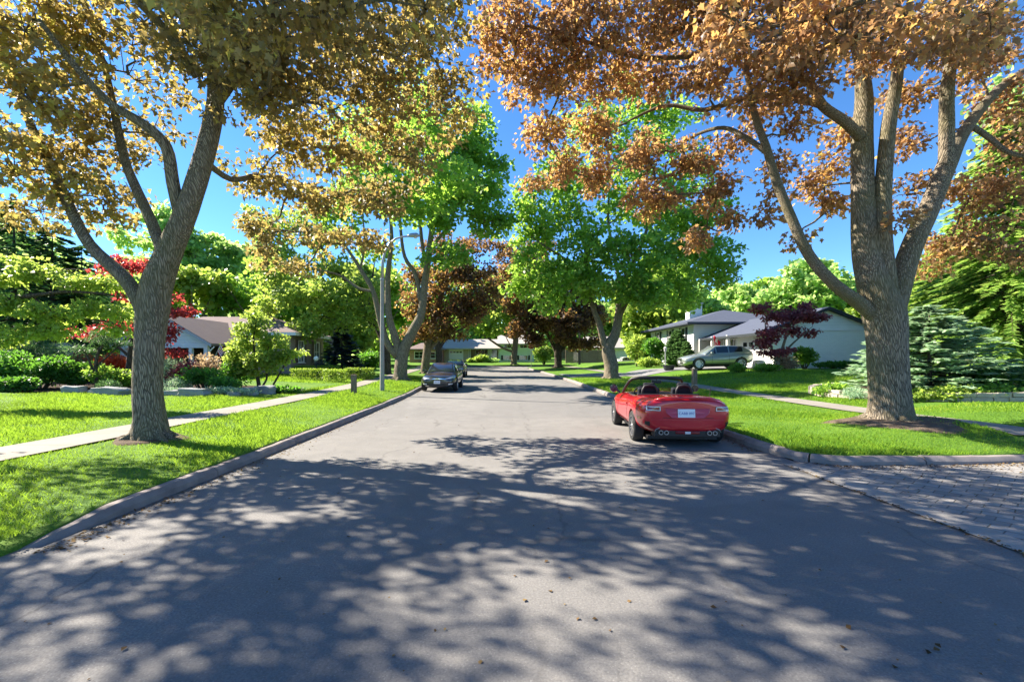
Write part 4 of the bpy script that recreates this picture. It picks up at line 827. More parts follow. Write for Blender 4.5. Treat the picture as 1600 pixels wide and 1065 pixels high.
# boxed hedges
def hedge(label, a, b, w, h, seed, grp='clipped box hedges'):
    a = Vector(a); b = Vector(b); c = (a+b)/2; Lh = (b-a).length; z = Hs(c.x, c.y); rz = math.atan2(b.y-a.y, b.x-a.x)
    root = tag(empty('hedge', (c.x, c.y, z-.05), rz), label, 'hedge', grp); rs = np.random.RandomState(seed)
    mb = MB()
    for k in range(int(Lh/.25)):
        x0 = -Lh/2+.12+k*.25
        for yy in (-.2*w, .2*w):
            mb.tube([(x0, yy, 0), (x0+rs.normal()*.03, yy*1.3, h*.4), (x0+rs.normal()*.1, yy*1.7, h*.85)], [.014, .01, .004], 4, False)
    mb.build('stems', M['bark_dark'], root)
    n = int((Lh*w+2*h*(Lh+w))*520); p = rs.uniform(-.5, .5, (n, 3)); ax = rs.choice(3, n, p=[.15, .45, .4]); s = np.where(rs.random(n) < .5, -1, 1)
    sh = .5-.13*rs.random(n)**1.5; p[np.arange(n), ax] = np.where(ax == 2, sh, s*sh)
    p = p*np.array([Lh, w, h])+rs.normal(size=(n, 3))*.018; p[:, 2] += h/2+.02
    nr = rs.normal(size=(n, 3))*.6; nr[:, 2] += .5; d = rs.normal(size=(n, 3)); d[:, 2] += .4
    leaves('foliage', p, d, nr, .075*(.6+.7*rs.random(n)), T_LEAF, M['hedge'], root); return root
hedge('long low clipped hedge in front of the brown house', (PX(457, 27.5), 27.5, 0), (PX(512, 27.5), 27.5, 0), .7, .70, 141)
hedge('short clipped hedge block nearest the sidewalk', (PX(508, 26.2), 26.2, 0), (PX(540, 26.2), 26.2, 0), .75, .72, 142)
hedge('clipped hedge running to the front walk behind the wooden bollard', (PX(540, 28.6), 28.6, 0), (PX(584, 28.6), 28.6, 0), .7, .74, 143)
hedge('thin clipped hedge further back at the brown house', (PX(462, 31), 31, 0), (PX(530, 31), 31, 0), .5, .75, 144)
conifer('spruce_tree', 'dense dark blue spruce beside the brown house corner', PX(534, 34), 34, PZ(508, 34)-Hs(PX(534, 34), 34), 1.75, 'needle_blue', 151, 22, 16, .3, .3, None, .02, 'tree', 1.15, 15, .8, tip=.25)
shrub('bush', 'rounded dark green shrub behind the lamp post', (PX(576, 37), 37), (1.7, 1.2, 1.9), 'leaf_bush', 2600, .2, None, 152)
shrub('bush', 'dark rounded shrub under the brown house windows', (PX(500, 32.2), 32.2), (.8, .6, 1.2), 'needle_blue', 1200, .16, None, 153, T_NEEDLE)
shrub('bush', 'small green shrub left of the blue spruce', (PX(512, 32.4), 32.4), (.6, .5, .8), 'leaf_bush', 1000, .13, None, 154)
shrub('bush', 'pale bush in front of the beige house at the street end', (PX(752, 79), 79, 1.1), (1.6, 1.0, 1.3), 'leaf_lime', 1200, .35, 'bushes at the street end', 155)
shrub('bush', 'rounded lime bush left of the pale bush at the street end', (PX(738, 78.5), 78.5, 1.1), (1.0, .8, .8), 'leaf_lime', 800, .3, 'bushes at the street end', 156)
shrub('bush', 'low green bush right of the pale bush at the street end', (PX(768, 79), 79, 1.1), (1.3, .8, .7), 'leaf_bg', 800, .3, 'bushes at the street end', 157)
shrub('bush', 'pale yellowish tall bush behind the dark purple maple', (PX(850, 70), 70, 1.0), (2.2, 1.4, 2.8), 'leaf_lime', 1800, .34, 'bushes at the street end', 158)
# ------------------------------------------------------------ right front gardens
yj = 26.6; xb = PX(1216, yj); zb = Hs(xb, yj)
tree('japanese_maple', 'spreading maroon japanese maple in front of the white garage', (xb, yj, zb-.05),
 [([Vector((xb, yj, zb-.1))]+L((1216, 560, yj), (1222, 545, yj), (1230, 520, yj), (1240, 495, yj)), [.12, .1, .08, .06, .02]), (L((1216, 568, yj), (1208, 550, yj), (1198, 525, yj), (1195, 500, yj)), [.08, .07, .05, .02]), (L((1220, 556, yj), (1240, 535, yj), (1265, 515, yj)), [.07, .05, .02]), (L((1214, 565, yj), (1200, 552, yj), (1188, 545, yj)), [.05, .04, .02])],
 [B(1190, 482, yj, .55, .25, 9), B(1215, 495, yj, .8, .35, 18), B(1250, 490, yj, .9, .4, 22), B(1275, 498, yj, .6, .3, 12), B(1205, 520, yj-.2, .7, .35, 15), B(1190, 535, yj-.2, .5, .3, 10), B(1240, 515, yj, .6, .3, 9), B(1270, 520, yj, .4, .2, 5), B(1222, 548, yj-.3, .6, .18, 9), B(1195, 550, yj-.2, .4, .2, 6), B(1255, 476, yj, .4, .18, 5)],
 'leaf_maroon', .19, 30, .32, 'bark', None, 161, T_LEAF, rb=.03, nl=7, flat=.45)
shrub('bush', 'green bush at the white garage wall right of the maroon maple', (PX(1257, 28.3), 28.3), (.85, .6, 1.35), 'leaf_green', 2000, .16, 'bushes round the white house', 162)
shrub('bush', 'shaded bush at the foot of the maroon maple', (PX(1232, 27.6), 27.6), (1.0, .6, .95), 'leaf_pink', 1200, .14, 'bushes round the white house', 163)
shrub('bush', 'low strappy plants beside the silver car', (PX(1152, 26.6), 26.6), (.55, .4, .55), 'leaf_green', 900, .16, 'bushes round the white house', 164)
shrub('bush', 'low leafy plants left of the maroon maple foot', (PX(1192, 26.2), 26.2), (1.1, .5, .5), 'leaf_green', 1300, .15, 'bushes round the white house', 165)
shrub('bush', 'low dark foundation plants along the white garage wall', (PX(1310, 28.6), 28.6), (1.6, .4, .5), 'leaf_bush', 1600, .14, 'bushes round the white house', 166)
shrub('bush', 'round dark green tree shaped shrub before the white house', (PX(1028, 40.5), 40.5), (1.4, 1.2, 2.6), 'leaf_bush', 3000, .2, 'bushes round the white house', 167)
shrub('bush', 'lime yellow bush left of the round dark shrub', (PX(996, 43), 43), (1.5, 1.2, 3.1), 'leaf_lime', 2400, .22, 'bushes round the white house', 168)
shrub('bush', 'low yellow green bush under the round dark shrub', (PX(1012, 39.5), 39.5), (1.4, .7, 1.0), 'leaf_lime', 1300, .18, 'bushes round the white house', 169)
shrub('bush', 'bright green bush by the porch under the flag', (PX(1094, 35.5), 35.5), (.9, .7, .85), 'leaf_green', 1300, .16, 'bushes round the white house', 170)
conifer('cedar_tree', 'dark pointed cedar in front of the white house', PX(1058, 38.0), 38.0, 2.9, .95, 'needle_green', 171, 26, 22, .26, -.7, 'cedars before the white house', .0, 'tree', 1.5, 14, 1.0, width=2.2)
conifer('cedar_tree', 'smaller dark pointed cedar beside the porch', PX(1072, 37.0), 37.0, 2.0, .6, 'needle_green', 172, 22, 20, .22, -.7, 'cedars before the white house', .0, 'tree', 1.5, 12, 1.0, width=2.2)
conifer('spruce_tree', 'wide low blue green spruce in tiers behind the right maple', PX(1452, 14.6), 14.6, 2.85, 2.1, 'needle_pale', 173, 17, 26, .22, .10, None, .03, 'shrub', 2.0, 26, .9, tip=.10)
conifer('larch_tree', 'tall feathery bright green larch at the right edge', PX(1580, 22.5), 22.5, 13.5, 5.6, 'needle_larch', 174, 46, 20, .30, .45, None, .06, 'tree', .95, 44, .85, width=.9)
conifer('larch_tree', 'second feathery larch behind the blue green spruce', PX(1490, 27), 27, 8.8, 4.6, 'needle_larch', 175, 32, 17, .32, .45, None, .04, 'tree', 1.0, 34, .85, width=.9)
for px, y, r, lf, n, sd, lab in [
 (1545, 13.9, (1.2, .8, 1.15), 'leaf_bush', 2600, 181, 'olive bush right of the tiered spruce'), (1600, 13.4, (1.1, .8, 1.2), 'needle_green', 2200, 182, 'dark bush at the right picture edge'),
 (1500, 13.0, (1.2, .4, .42), 'leaf_lime', 1900, 183, 'yellow green ground plants along the right end of the stone wall'), (1570, 12.8, (1.0, .4, .5), 'leaf_green', 1500, 184, 'leafy green clump at the end of the stone wall'),
 (1300, 15.8, (.9, .6, .4), 'leaf_green', 1300, 185, 'low plants at the left end of the stone walled bed'), (1430, 13.3, (1.1, .4, .34), 'leaf_lime', 1500, 186, 'low lime plants behind the right maple trunk'),
 (1345, 14.4, (.8, .5, .35), 'needle_pale', 1200, 187, 'pale creeping juniper spilling over the stone wall'), (1510, 14.6, (1.0, .6, .8), 'leaf_maroon', 700, 188, 'brownish thin bush between spruce and olive bush')]:
    shrub('bush', lab, (PX(px, y), y), r, lf, n, .12, 'plants in the right stone walled bed', sd, T_LEAF if 'needle' not in lf else T_NEEDLE)
# low wall of stacked stones round the right bed
M['wallstone'] = simple('wall stone', (.40, .35, .29), .9, 0, .3, 2.5, .5, 0, .2, .03)
def stone_wall():
    path = [(12.9, 17.4), (11.9, 17.3), (11.3, 16.7), (11.05, 15.9), (11.1, 15.0), (11.4, 14.1), (11.9, 13.4), (12.6, 12.9), (13.5, 12.6), (14.5, 12.4), (15.6, 12.3), (17.5, 12.2)]
    root = tag(empty('stone_wall', (11.1, 15.5, Hs(11.1, 15.5))), 'low curved wall of tan stones round the right garden bed', 'wall'); o = root.location
    rs = random.Random(4)
    for course in range(2):
        mb = MB()
        for a, b in zip(path, path[1:]):
            a = Vector(a); b = Vector(b); n = max(1, round((b-a).length/.38)); a2 = math.atan2(b.y-a.y, b.x-a.x)
            for k in range(n):
                p = a.lerp(b, (k+.5+(.25 if course else 0))/n); z = Hs(p.x, p.y)+.07+.13*course
                mb.box((p.x-o.x, p.y-o.y, z-o.z), ((b-a).length/n-.012, .2+rs.uniform(-.02, .03), .125+rs.uniform(-.008, .004)), a2+rs.uniform(-.04, .04))
        mb.build('coping_course' if course else 'base_course', M['wallstone'], root, bevel=.015)
stone_wall()
bed('soil', 'planted soil inside the right stone wall', [(12.9, 17.2), (11.5, 16.6), (11.25, 15.8), (11.3, 15.0), (11.6, 14.2), (12.1, 13.5), (13.5, 12.75), (15.6, 12.4), (19, 12.3), (20, 15), (19, 18), (15, 18)], M['soil'], .09)

# far woods closing the view behind everything, read as one mass
def far_wood():
    rs = np.random.RandomState(300); N = 90; ang = np.linspace(R(-78), R(78), N); C = []
    for a in ang:
        rr = rs.uniform(118, 150); x, y = math.sin(a)*rr*.95, math.cos(a)*rr+8; y = max(y, 30)
        h = rs.uniform(9, 15); n = 260; q = ball(rs, n, 1/2.6)*np.array([6.5, 6.5, h*.55]); q += np.array([x, y, 1.5+h*.5]); C.append(q)
    c = np.concatenate(C); n = len(c); d = rs.normal(size=(n, 3)); nr = rs.normal(size=(n, 3))*.7; nr[:, 2] += .6
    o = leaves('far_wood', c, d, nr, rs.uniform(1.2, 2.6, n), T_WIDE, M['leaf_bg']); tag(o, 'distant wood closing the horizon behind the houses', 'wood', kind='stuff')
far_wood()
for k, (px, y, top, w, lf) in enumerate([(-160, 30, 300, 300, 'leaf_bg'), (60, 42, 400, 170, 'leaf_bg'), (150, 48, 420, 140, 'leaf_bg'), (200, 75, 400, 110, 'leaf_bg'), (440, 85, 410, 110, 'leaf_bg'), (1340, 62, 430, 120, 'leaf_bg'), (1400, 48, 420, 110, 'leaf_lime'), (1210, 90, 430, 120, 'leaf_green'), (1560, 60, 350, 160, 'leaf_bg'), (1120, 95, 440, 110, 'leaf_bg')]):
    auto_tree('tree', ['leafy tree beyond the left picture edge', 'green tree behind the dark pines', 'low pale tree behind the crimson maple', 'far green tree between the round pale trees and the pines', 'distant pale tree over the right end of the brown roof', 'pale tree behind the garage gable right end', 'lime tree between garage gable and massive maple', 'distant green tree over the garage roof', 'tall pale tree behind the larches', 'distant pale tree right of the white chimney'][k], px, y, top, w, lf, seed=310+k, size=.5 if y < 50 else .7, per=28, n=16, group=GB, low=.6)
# ------------------------------------------------------------ vehicles
from mathutils.bvhtree import BVHTree
def paint(name, col, flake=.0, rough=.28, metal=0.0):
    t = NT(name); f = t.noise(t.coord(), 900, 2); d = t.noise(t.coord(), 3.0, 4)
    c = t.mix(t.ramp(d, [(.5, 0), (.8, .18)]), col, tuple(x*.8+.03 for x in col))
    return t.done(t.bsdf(c, rough, metal, t.bump(f, .02+flake, .0005), .5, 1.0, Coat_Roughness=.04))
M['red_paint'] = paint('red paint', (.47, .006, .018), .02, .3, .2)
M['black_paint'] = paint('black paint', (.006, .006, .007), .0, .3)
M['silver_paint'] = paint('grey green metallic paint', (.30, .33, .30), .06, .35, .55)
M['white_paint'] = paint('white paint', (.75, .75, .74))
M['rubber'] = simple('tyre rubber', (.018, .018, .018), .8, 0, .3, 20, .3)
M['rim_dark'] = simple('grey alloy', (.30, .30, .31), .35, .7, .1)
M['rim_bright'] = simple('bright alloy', (.62, .63, .65), .3, .85, .1)
M['black_trim'] = simple('black trim plastic', (.012, .012, .013), .55, 0, .2)
M['gloss_black'] = simple('gloss black', (.01, .01, .012), .15, 0, .1, coat=.5)
M['chrome'] = simple('chrome', (.75, .75, .76), .12, 1.0, .03)
M['leather'] = simple('dark leather', (.016, .018, .024), .8, 0, .3, 12, .2, 0, .15)
M['lens_red'] = simple('red lens', (.16, .004, .008), .12, 0, .1, coat=1)
M['lens_white'] = simple('pale lens', (.62, .62, .63), .15, 0, .05, coat=1)
M['head_lens'] = simple('head lamp lens', (.36, .40, .48), .12, .2, .2, 14, coat=1)
M['plate'] = simple('plate white', (.72, .74, .76), .5, 0, .03)
M['plate_blue'] = simple('plate blue', (.03, .08, .30), .5, 0, .03)
M['amber'] = simple('amber lens', (.5, .16, .02), .2, 0, .1, coat=.6)
def glass(name, col=(.012, .014, .015), rough=.03, alpha=1.0):
    t = NT(name); b = t.bsdf(col, rough, 0, None, .9, .3)
    if alpha < 1:
        tr = t.n('ShaderNodeBsdfTransparent'); tr.inputs[0].default_value = (.86, .92, .9, 1); m = t.n('ShaderNodeMixShader'); m.inputs[0].default_value = alpha
        t.l(tr.outputs[0], m.inputs[1]); t.l(b, m.inputs[2]); return t.done(m.outputs[0])
    return t.done(b)
M['tint'] = glass('tinted car glass', (.01, .013, .015), .03, .88)
M['clear'] = glass('clear glass', (.05, .055, .055), .03, .25)
M['window'] = glass('house window glass', (.02, .025, .03), .05)

def text_mesh(s, size, depth):
    c = bpy.data.curves.new('t', 'FONT'); c.body = s; c.size = size; c.extrude = depth; c.align_x = 'CENTER'; c.align_y = 'CENTER'; c.resolution_u = 3
    o = bpy.data.objects.new('t', c); COL.objects.link(o); dg = bpy.context.evaluated_depsgraph_get()
    me = bpy.data.meshes.new_from_object(o.evaluated_get(dg)); bpy.data.objects.remove(o); return me
def text(name, s, size, depth, M4, mat, parent):
    me = text_mesh(s, size, depth); me.transform(M4); me.materials.clear(); me.materials.append(mat)
    o = bpy.data.objects.new(name, me); COL.objects.link(o); o.parent = parent; return o
def cage(name, st, mat, parent, cuts=(), sub=2):
    """car shell from half cross sections (y, [(x, z) from bottom centre to top centre]); wheel arches and cockpit cut out"""
    mb = MB(); k = len(st[0][1]); n = 2*k-2
    for y, sec in st:
        for x, z in sec: mb.v.append((x, y, z))
        for x, z in sec[-2:0:-1]: mb.v.append((-x, y, z))
    for i in range(len(st)-1): mb.f += [(i*n+j, i*n+(j+1) % n, (i+1)*n+(j+1) % n, (i+1)*n+j) for j in range(n)]
    for e in (0, len(st)-1): mb.f += [tuple(e*n+q for q in (j, j+1, n-j-1, (n-j) % n)) if j else (e*n, e*n+1, e*n+n-1) for j in range(k-1)][:-1]+[(e*n+k-2, e*n+k-1, e*n+k)]
    o = mb.build(name, mat, None); m = o.modifiers.new('s', 'SUBSURF'); m.levels = m.render_levels = sub
    tmp = []
    for c in cuts:
        q = c.build('cut', mat); tmp.append(q); m = o.modifiers.new('b', 'BOOLEAN'); m.operation = 'DIFFERENCE'; m.object = q; m.solver = 'EXACT'
    bpy.context.view_layer.update(); dg = bpy.context.evaluated_depsgraph_get()
    me = bpy.data.meshes.new_from_object(o.evaluated_get(dg)); o.modifiers.clear(); o.data = me
    for q in tmp: bpy.data.objects.remove(q)
    me.shade_smooth(); me.set_sharp_from_angle(angle=R(38)); o.parent = parent
    bm = bmesh.new(); bm.from_mesh(me); o_bvh = BVHTree.FromBMesh(bm); bm.free()
    return o, o_bvh
def wheel(parent, x, y, r, w, rim, spokes=10, steer=0):
    t = empty('wheel', (x, y, r), steer, parent); s = 1 if x > 0 else -1
    mb = MB(); mb.lathe([(r*.68, -w/2), (r*.93, -w/2), (r*.985, -w/2+.02), (r, -w/4), (r, w/4), (r*.985, w/2-.02), (r*.93, w/2), (r*.68, w/2), (r*.66, 0)], 32, axis='X', cap=False)
    k = len(mb.v)//32; mb.f += [((k-1)*32+i, (k-1)*32+(i+1) % 32, (i+1) % 32, i) for i in range(32)]
    mb.build('tyre', M['rubber'], t, smooth=True, angle=30)
    mb = MB(); o = s*(w/2-.01)
    mb.lathe([(r*.7, o-s*.015), (r*.7, o+s*.008), (r*.63, o+s*.008), (r*.62, o-s*.07)], 28, axis='X', cap=False)
    mb.lathe([(r*.66, -s*w*.3), (r*.66, -s*w*.32)], 24, axis='X')
    mb.lathe([(r*.15, o-s*.05), (r*.15, o-s*.005), (r*.10, o+s*.008)], 14, axis='X')
    for i in range(spokes):
        a = 2*math.pi*(i+(.12 if i % 2 else -.12))/spokes; c = Vector((o-s*.018, math.cos(a)*r*.39, math.sin(a)*r*.39))
        mb.box(c, (.03, r*.54, r*.075), rx=a)
    mb.build('rim', rim, t, smooth=True, angle=25); return t
def proj(bvh, o, d):
    h = bvh.ray_cast(Vector(o), Vector(d).normalized()); return h
def patch(name, bvh, pts, direction, mat, parent, off=.006, thick=.0, nx=8, nz=4):
    """a lamp, grille or panel that hugs the body: the four corners (a, b) are projected on the shell along the direction"""
    d = Vector(direction).normalized(); mb = MB(); ok = True; V = []
    (a0, b0), (a1, b1), (a2, b2), (a3, b3) = pts
    for i in range(nx+1):
        u = i/nx
        for j in range(nz+1):
            v = j/nz; a = (a0*(1-u)+a1*u)*(1-v)+(a3*(1-u)+a2*u)*v; b = (b0*(1-u)+b1*u)*(1-v)+(b3*(1-u)+b2*u)*v
            o = Vector((a, 0, b))-d*4 if abs(d.y) > .7 else Vector((0, a, b))-d*4
            h = bvh.ray_cast(o, d)
            p = h[0] if h[0] is not None else None
            V.append((p, h[1]))
    good = [p for p, n in V if p is not None]
    if len(good) < len(V)*.5: return None
    last = good[0]; W = []
    for p, n in V:
        if p is None: p, n = last, -d
        last = p; W.append(p-d*off)
    m = nz+1; base = len(W); mb.v = [tuple(p) for p in W]+[tuple(p+d*(off+.03)) for p in W]
    for i in range(nx):
        for j in range(nz): mb.f.append((i*m+j, (i+1)*m+j, (i+1)*m+j+1, i*m+j+1))
    ring = [i*m for i in range(nx+1)]+[nx*m+j for j in range(1, m)]+[i*m+nz for i in range(nx-1, -1, -1)]+[j for j in range(nz-1, 0, -1)]
    mb.f += [(ring[q], ring[(q+1) % len(ring)], base+ring[(q+1) % len(ring)], base+ring[q]) for q in range(len(ring))]
    return mb.build(name, mat, parent, smooth=True, angle=40)

def sec(zb, xb, *pts): return [(0, zb), (xb, zb)]+list(pts)
def convertible():
    X, Y = 3.58, 10.45
    root = tag(empty('convertible_car', (X, Y, 0), R(-4.5)), 'shiny red two seat convertible with its roof down parked at the right kerb', 'car')
    st = [(-2.01, sec(.38, .30, (.56, .40), (.68, .58), (.64, .77), (.52, .855), (.25, .87), (0, .87))),
          (-1.97, sec(.30, .34, (.70, .33), (.77, .60), (.74, .80), (.56, .915), (.28, .935), (0, .94))),
          (-1.80, sec(.24, .4, (.79, .30), (.845, .60), (.81, .82), (.60, .915), (.3, .94), (0, .945))),
          (-1.50, sec(.20, .45, (.84, .30), (.875, .60), (.845, .86), (.62, .925), (.3, .94), (0, .945))),
          (-1.10, sec(.18, .45, (.85, .27), (.885, .58), (.85, .875), (.64, .92), (.3, .93), (0, .935))),
          (-.65, sec(.16, .45, (.845, .24), (.87, .55), (.82, .845), (.66, .90), (.3, .91), (0, .91))),
          (0, sec(.16, .45, (.835, .24), (.85, .53), (.795, .81), (.68, .855), (.3, .86), (0, .86))),
          (.65, sec(.16, .45, (.835, .24), (.85, .53), (.795, .80), (.66, .865), (.3, .91), (0, .92))),
          (1.10, sec(.18, .45, (.85, .26), (.875, .56), (.82, .80), (.62, .835), (.3, .87), (0, .88))),
          (1.50, sec(.2, .42, (.80, .27), (.835, .54), (.77, .73), (.56, .78), (.28, .81), (0, .815))),
          (1.85, sec(.24, .36, (.66, .28), (.72, .48), (.66, .63), (.46, .68), (.24, .70), (0, .705))),
          (2.02, sec(.3, .26, (.44, .32), (.5, .44), (.46, .55), (.34, .58), (.2, .59), (0, .59)))]
    tub = MB().box((0, -.02, 1.0), (1.26, 1.24, 1.06))
    arches = [MB().lathe([(.345, -.2), (.345, .2)], 40, (s*.86, y, .305), 'X') for s in (1, -1) for y in (-1.155, 1.155)]
    body, bv = cage('body', st, M['red_paint'], root, [tub]+arches)
    for s in (1, -1):
        wheel(root, s*.765, -1.155, .305, .205, M['rim_dark'], 12); wheel(root, s*.765, 1.155, .305, .2, M['rim_dark'], 12)
        patch('tail_light', bv, [(s*.49, .69), (s*.765, .70), (s*.755, .79), (s*.50, .785)], (0, 1, 0), M['lens_red'], root, .012)
        tl = patch('light_ring', bv, [(s*.50, .70), (s*.75, .71), (s*.745, .722), (s*.50, .712)], (0, 1, 0), M['lens_white'], root, .022, nz=1)
        for q in ([(s*.50, .766), (s*.745, .77), (s*.742, .782), (s*.50, .778)], [(s*.50, .70), (s*.516, .70), (s*.516, .778), (s*.50, .778)], [(s*.735, .71), (s*.75, .71), (s*.745, .78), (s*.73, .78)]):
            patch('light_ring', bv, q, (0, 1, 0), M['lens_white'], root, .022, nx=4, nz=1)
        patch('side_vent', bv, [(s*.68, .40), (s*.76, .43), (s*.765, .50), (s*.69, .50)], (0, 1, 0), M['black_trim'], root, .008)
        mb = MB(); mb.tube([(s*.80, .56, .86), (s*.88, .55, .93), (s*.92, .54, .96)], [.03, .025, .02], 8)
        mb.lathe([(.03, -.06), (.085, -.045), (.1, 0), (.085, .04), (.03, .07)], 16, (s*.95, .54, .965), 'Y'); m = mb.build('wing_mirror', M['gloss_black'], root, smooth=True, angle=50)
        MB().lathe([(.001, 0), (.082, .0)], 16, (s*.95, .478, .965), 'Y').build('mirror_glass', M['window'], m)
        patch('door_seam', bv, [(-.60, .30), (-.585, .30), (-.585, .82), (-.60, .82)], (-s, 0, 0), M['black_trim'], root, .003, nx=1, nz=8)
        patch('door_seam', bv, [(.60, .30), (.615, .30), (.615, .80), (.60, .80)], (-s, 0, 0), M['black_trim'], root, .003, nx=1, nz=8)
        patch('door_handle', bv, [(-.52, .69), (-.36, .70), (-.36, .725), (-.52, .715)], (-s, 0, 0), M['red_paint'], root, .025, nx=4, nz=1)
        patch('sill_trim', bv, [(-.75, .22), (.75, .22), (.75, .27), (-.75, .27)], (-s, 0, 0), M['black_trim'], root, .012, nx=8, nz=2)
        patch('side_marker', bv, [(-1.80, .52), (-1.62, .52), (-1.62, .56), (-1.80, .56)], (-s, 0, 0), M['amber'], root, .008, nx=3, nz=1)
        # seat with roll hoop behind it
        mb = MB(); mb.box((s*.36, -.18, .60), (.48, .50, .14)); mb.box((s*.36, -.42, .80), (.46, .14, .50), rx=R(14)); mb.box((s*.36, -.50, 1.06), (.25, .10, .18), rx=R(12))
        mb.build('seat', M['leather'], root, smooth=True, bevel=.04, seg=3)
        MB().tube([(s*.36-.17, -.60, .84), (s*.36-.155, -.60, 1.0), (s*.36-.11, -.60, 1.08), (s*.36, -.60, 1.10), (s*.36+.11, -.60, 1.08), (s*.36+.155, -.60, 1.0), (s*.36+.17, -.60, .84)], .026, 8).build('roll_hoop', M['black_trim'], root, smooth=True, angle=0)
        mb = MB()
        for k in range(2): mb.lathe([(.028, -.06), (.042, -.06), (.044, .12), (.028, .12)], 18, (s*.44+k*.098*s-.05*s, -1.95, .295), 'Y', False)
        mb.build('exhaust_pipe', M['rim_dark'], root, smooth=True, angle=40)
        MB().lathe([(.001, -.0), (.04, 0)], 16, (s*.44-.05*s, -1.985, .295), 'Y').lathe([(.001, -.0), (.04, 0)], 16, (s*.44+.048*s, -1.985, .295), 'Y').build('exhaust_core', M['black_trim'], root)
    # tub lining, dashboard, steering wheel
    mb = MB(); w, y0, y1, zb, zt = .622, -.632, .592, .50, .868
    mb.quad((-w, y0, zb), (w, y0, zb), (w, y1, zb), (-w, y1, zb)); mb.quad((-w, y0, zb), (-w, y1, zb), (-w, y1, zt-.03), (-w, y0, zt)); mb.quad((w, y0, zb), (w, y0, zt), (w, y1, zt-.03), (w, y1, zb)); mb.quad((-w, y0, zb), (-w, y0, zt), (w, y0, zt), (w, y0, zb)); mb.quad((-w, y1, zb), (w, y1, zb), (w, y1, zt), (-w, y1, zt))
    mb.build('cabin_lining', M['leather'], root)
    MB().box((0, .50, .80), (1.2, .24, .16)).box((0, .40, .66), (.24, .5, .2)).build('dashboard', M['leather'], root, bevel=.04, seg=3)
    mb = MB(); c = Vector((-.36, .20, .87)); pts = [c+Vector((.18*math.cos(a), -.07*math.sin(a), .165*math.sin(a))) for a in np.linspace(0, 6.283, 21)]; mb.tube(pts, .016, 6)
    mb.tube([c+Vector((-.17, 0, 0)), c+Vector((.17, 0, 0))], .014, 5); mb.tube([c, c+Vector((0, .2, -.06))], .025, 6); mb.build('steering_wheel', M['leather'], root, smooth=True, angle=0)
    # tonneau lid edge (black band behind the seats) and windscreen
    MB().box((0, -.665, .905), (1.28, .12, .035)).box((.64, -.30, .865), (.05, .6, .03)).box((-.64, -.30, .865), (.05, .6, .03)).build('cockpit_surround', M['black_trim'], root, bevel=.012)
    A = [(-.70, .72, .86), (-.665, .56, 1.0), (-.61, .36, 1.15), (-.56, .28, 1.205), (-.40, .235, 1.228), (0, .215, 1.24), (.40, .235, 1.228), (.56, .28, 1.205), (.61, .36, 1.15), (.665, .56, 1.0), (.70, .72, .86)]
    MB().tube(A, [.032, .032, .032, .036, .04, .04, .04, .036, .032, .032, .032], 8).build('windscreen_frame', M['black_trim'], root, smooth=True, angle=0)
    MB().quad((-.68, .70, .87), (.68, .70, .87), (.63, .44, 1.09), (-.63, .44, 1.09)).quad((-.63, .44, 1.09), (.63, .44, 1.09), (.54, .265, 1.21), (-.54, .265, 1.21)).build('windscreen', M['clear'], root)
    MB().box((0, .29, 1.13), (.23, .035, .065)).tube([(0, .29, 1.15), (0, .27, 1.22)], .01, 5).build('interior_mirror', M['black_trim'], root, bevel=.02)
    # rear: sloped plate recess, plate, boot lip, diffuser, reflector bar
    # scooped tail panel that leans back to the sky, with the plate on it
    yb0 = [proj(bv, (x, -4, .57), (0, 1, 0))[0].y for x in (-.30, 0, .28)]; yt0 = [proj(bv, (x, -4, .745), (0, 1, 0))[0].y for x in (-.42, 0, .40)]
    mb = MB(); lo = [(-.30, yb0[0]-.045, .572), (0, yb0[1]-.048, .566), (.28, yb0[2]-.045, .572)]; up = [(.40, yt0[2]-.004, .748), (0, yt0[1]-.006, .752), (-.42, yt0[0]-.004, .748)]
    mid = [(.37, (yb0[2]+yt0[2])/2-.028, .65), (-.39, (yb0[0]+yt0[0])/2-.028, .65)]
    q = lo+[mid[0]]+up+[mid[1]]; mb.add(q+[(x, y+.09, z) for x, y, z in q], [tuple(range(8))]+[(k, (k+1) % 8, 8+(k+1) % 8, 8+k) for k in range(8)])
    mb.build('tail_panel', M['red_paint'], root, bevel=.006)
    y = yb0[1]-.032
    pl = MB().box((-.04, y-.008, .662), (.31, .008, .155), rx=R(-6)).build('licence_plate', M['plate'], root, bevel=.004)
    text('plate_text', 'CABB 097', .066, .001, Matrix.Translation((-.04, y-.0135, .658)) @ Matrix.Rotation(R(84), 4, 'X'), M['plate_blue'], pl)
    MB().tube([(-.60, -1.945, .905), (-.4, -1.985, .935), (0, -2.0, .945), (.4, -1.985, .935), (.60, -1.945, .905)], [.012, .02, .022, .02, .012], 6).build('boot_lip', M['red_paint'], root, smooth=True, angle=0)
    patch('boot_seam', bv, [(-.46, .565), (.46, .565), (.46, .575), (-.46, .575)], (0, 1, 0), M['black_trim'], root, .003, nx=8, nz=1)
    patch('bumper_crease', bv, [(-.66, .525), (.66, .525), (.66, .535), (-.66, .535)], (0, 1, 0), M['red_paint'], root, .014, nx=10, nz=1)
    mb = MB(); prof = [(-.60, .215), (.60, .215), (.58, .34), (.46, .395), (.30, .385), (.20, .345), (-.20, .345), (-.30, .385), (-.46, .395), (-.58, .34)]
    mb.prism([(x, -1.975, z) for x, z in prof], (0, .3, 0)); mb.build('rear_diffuser', M['black_trim'], root, bevel=.012)
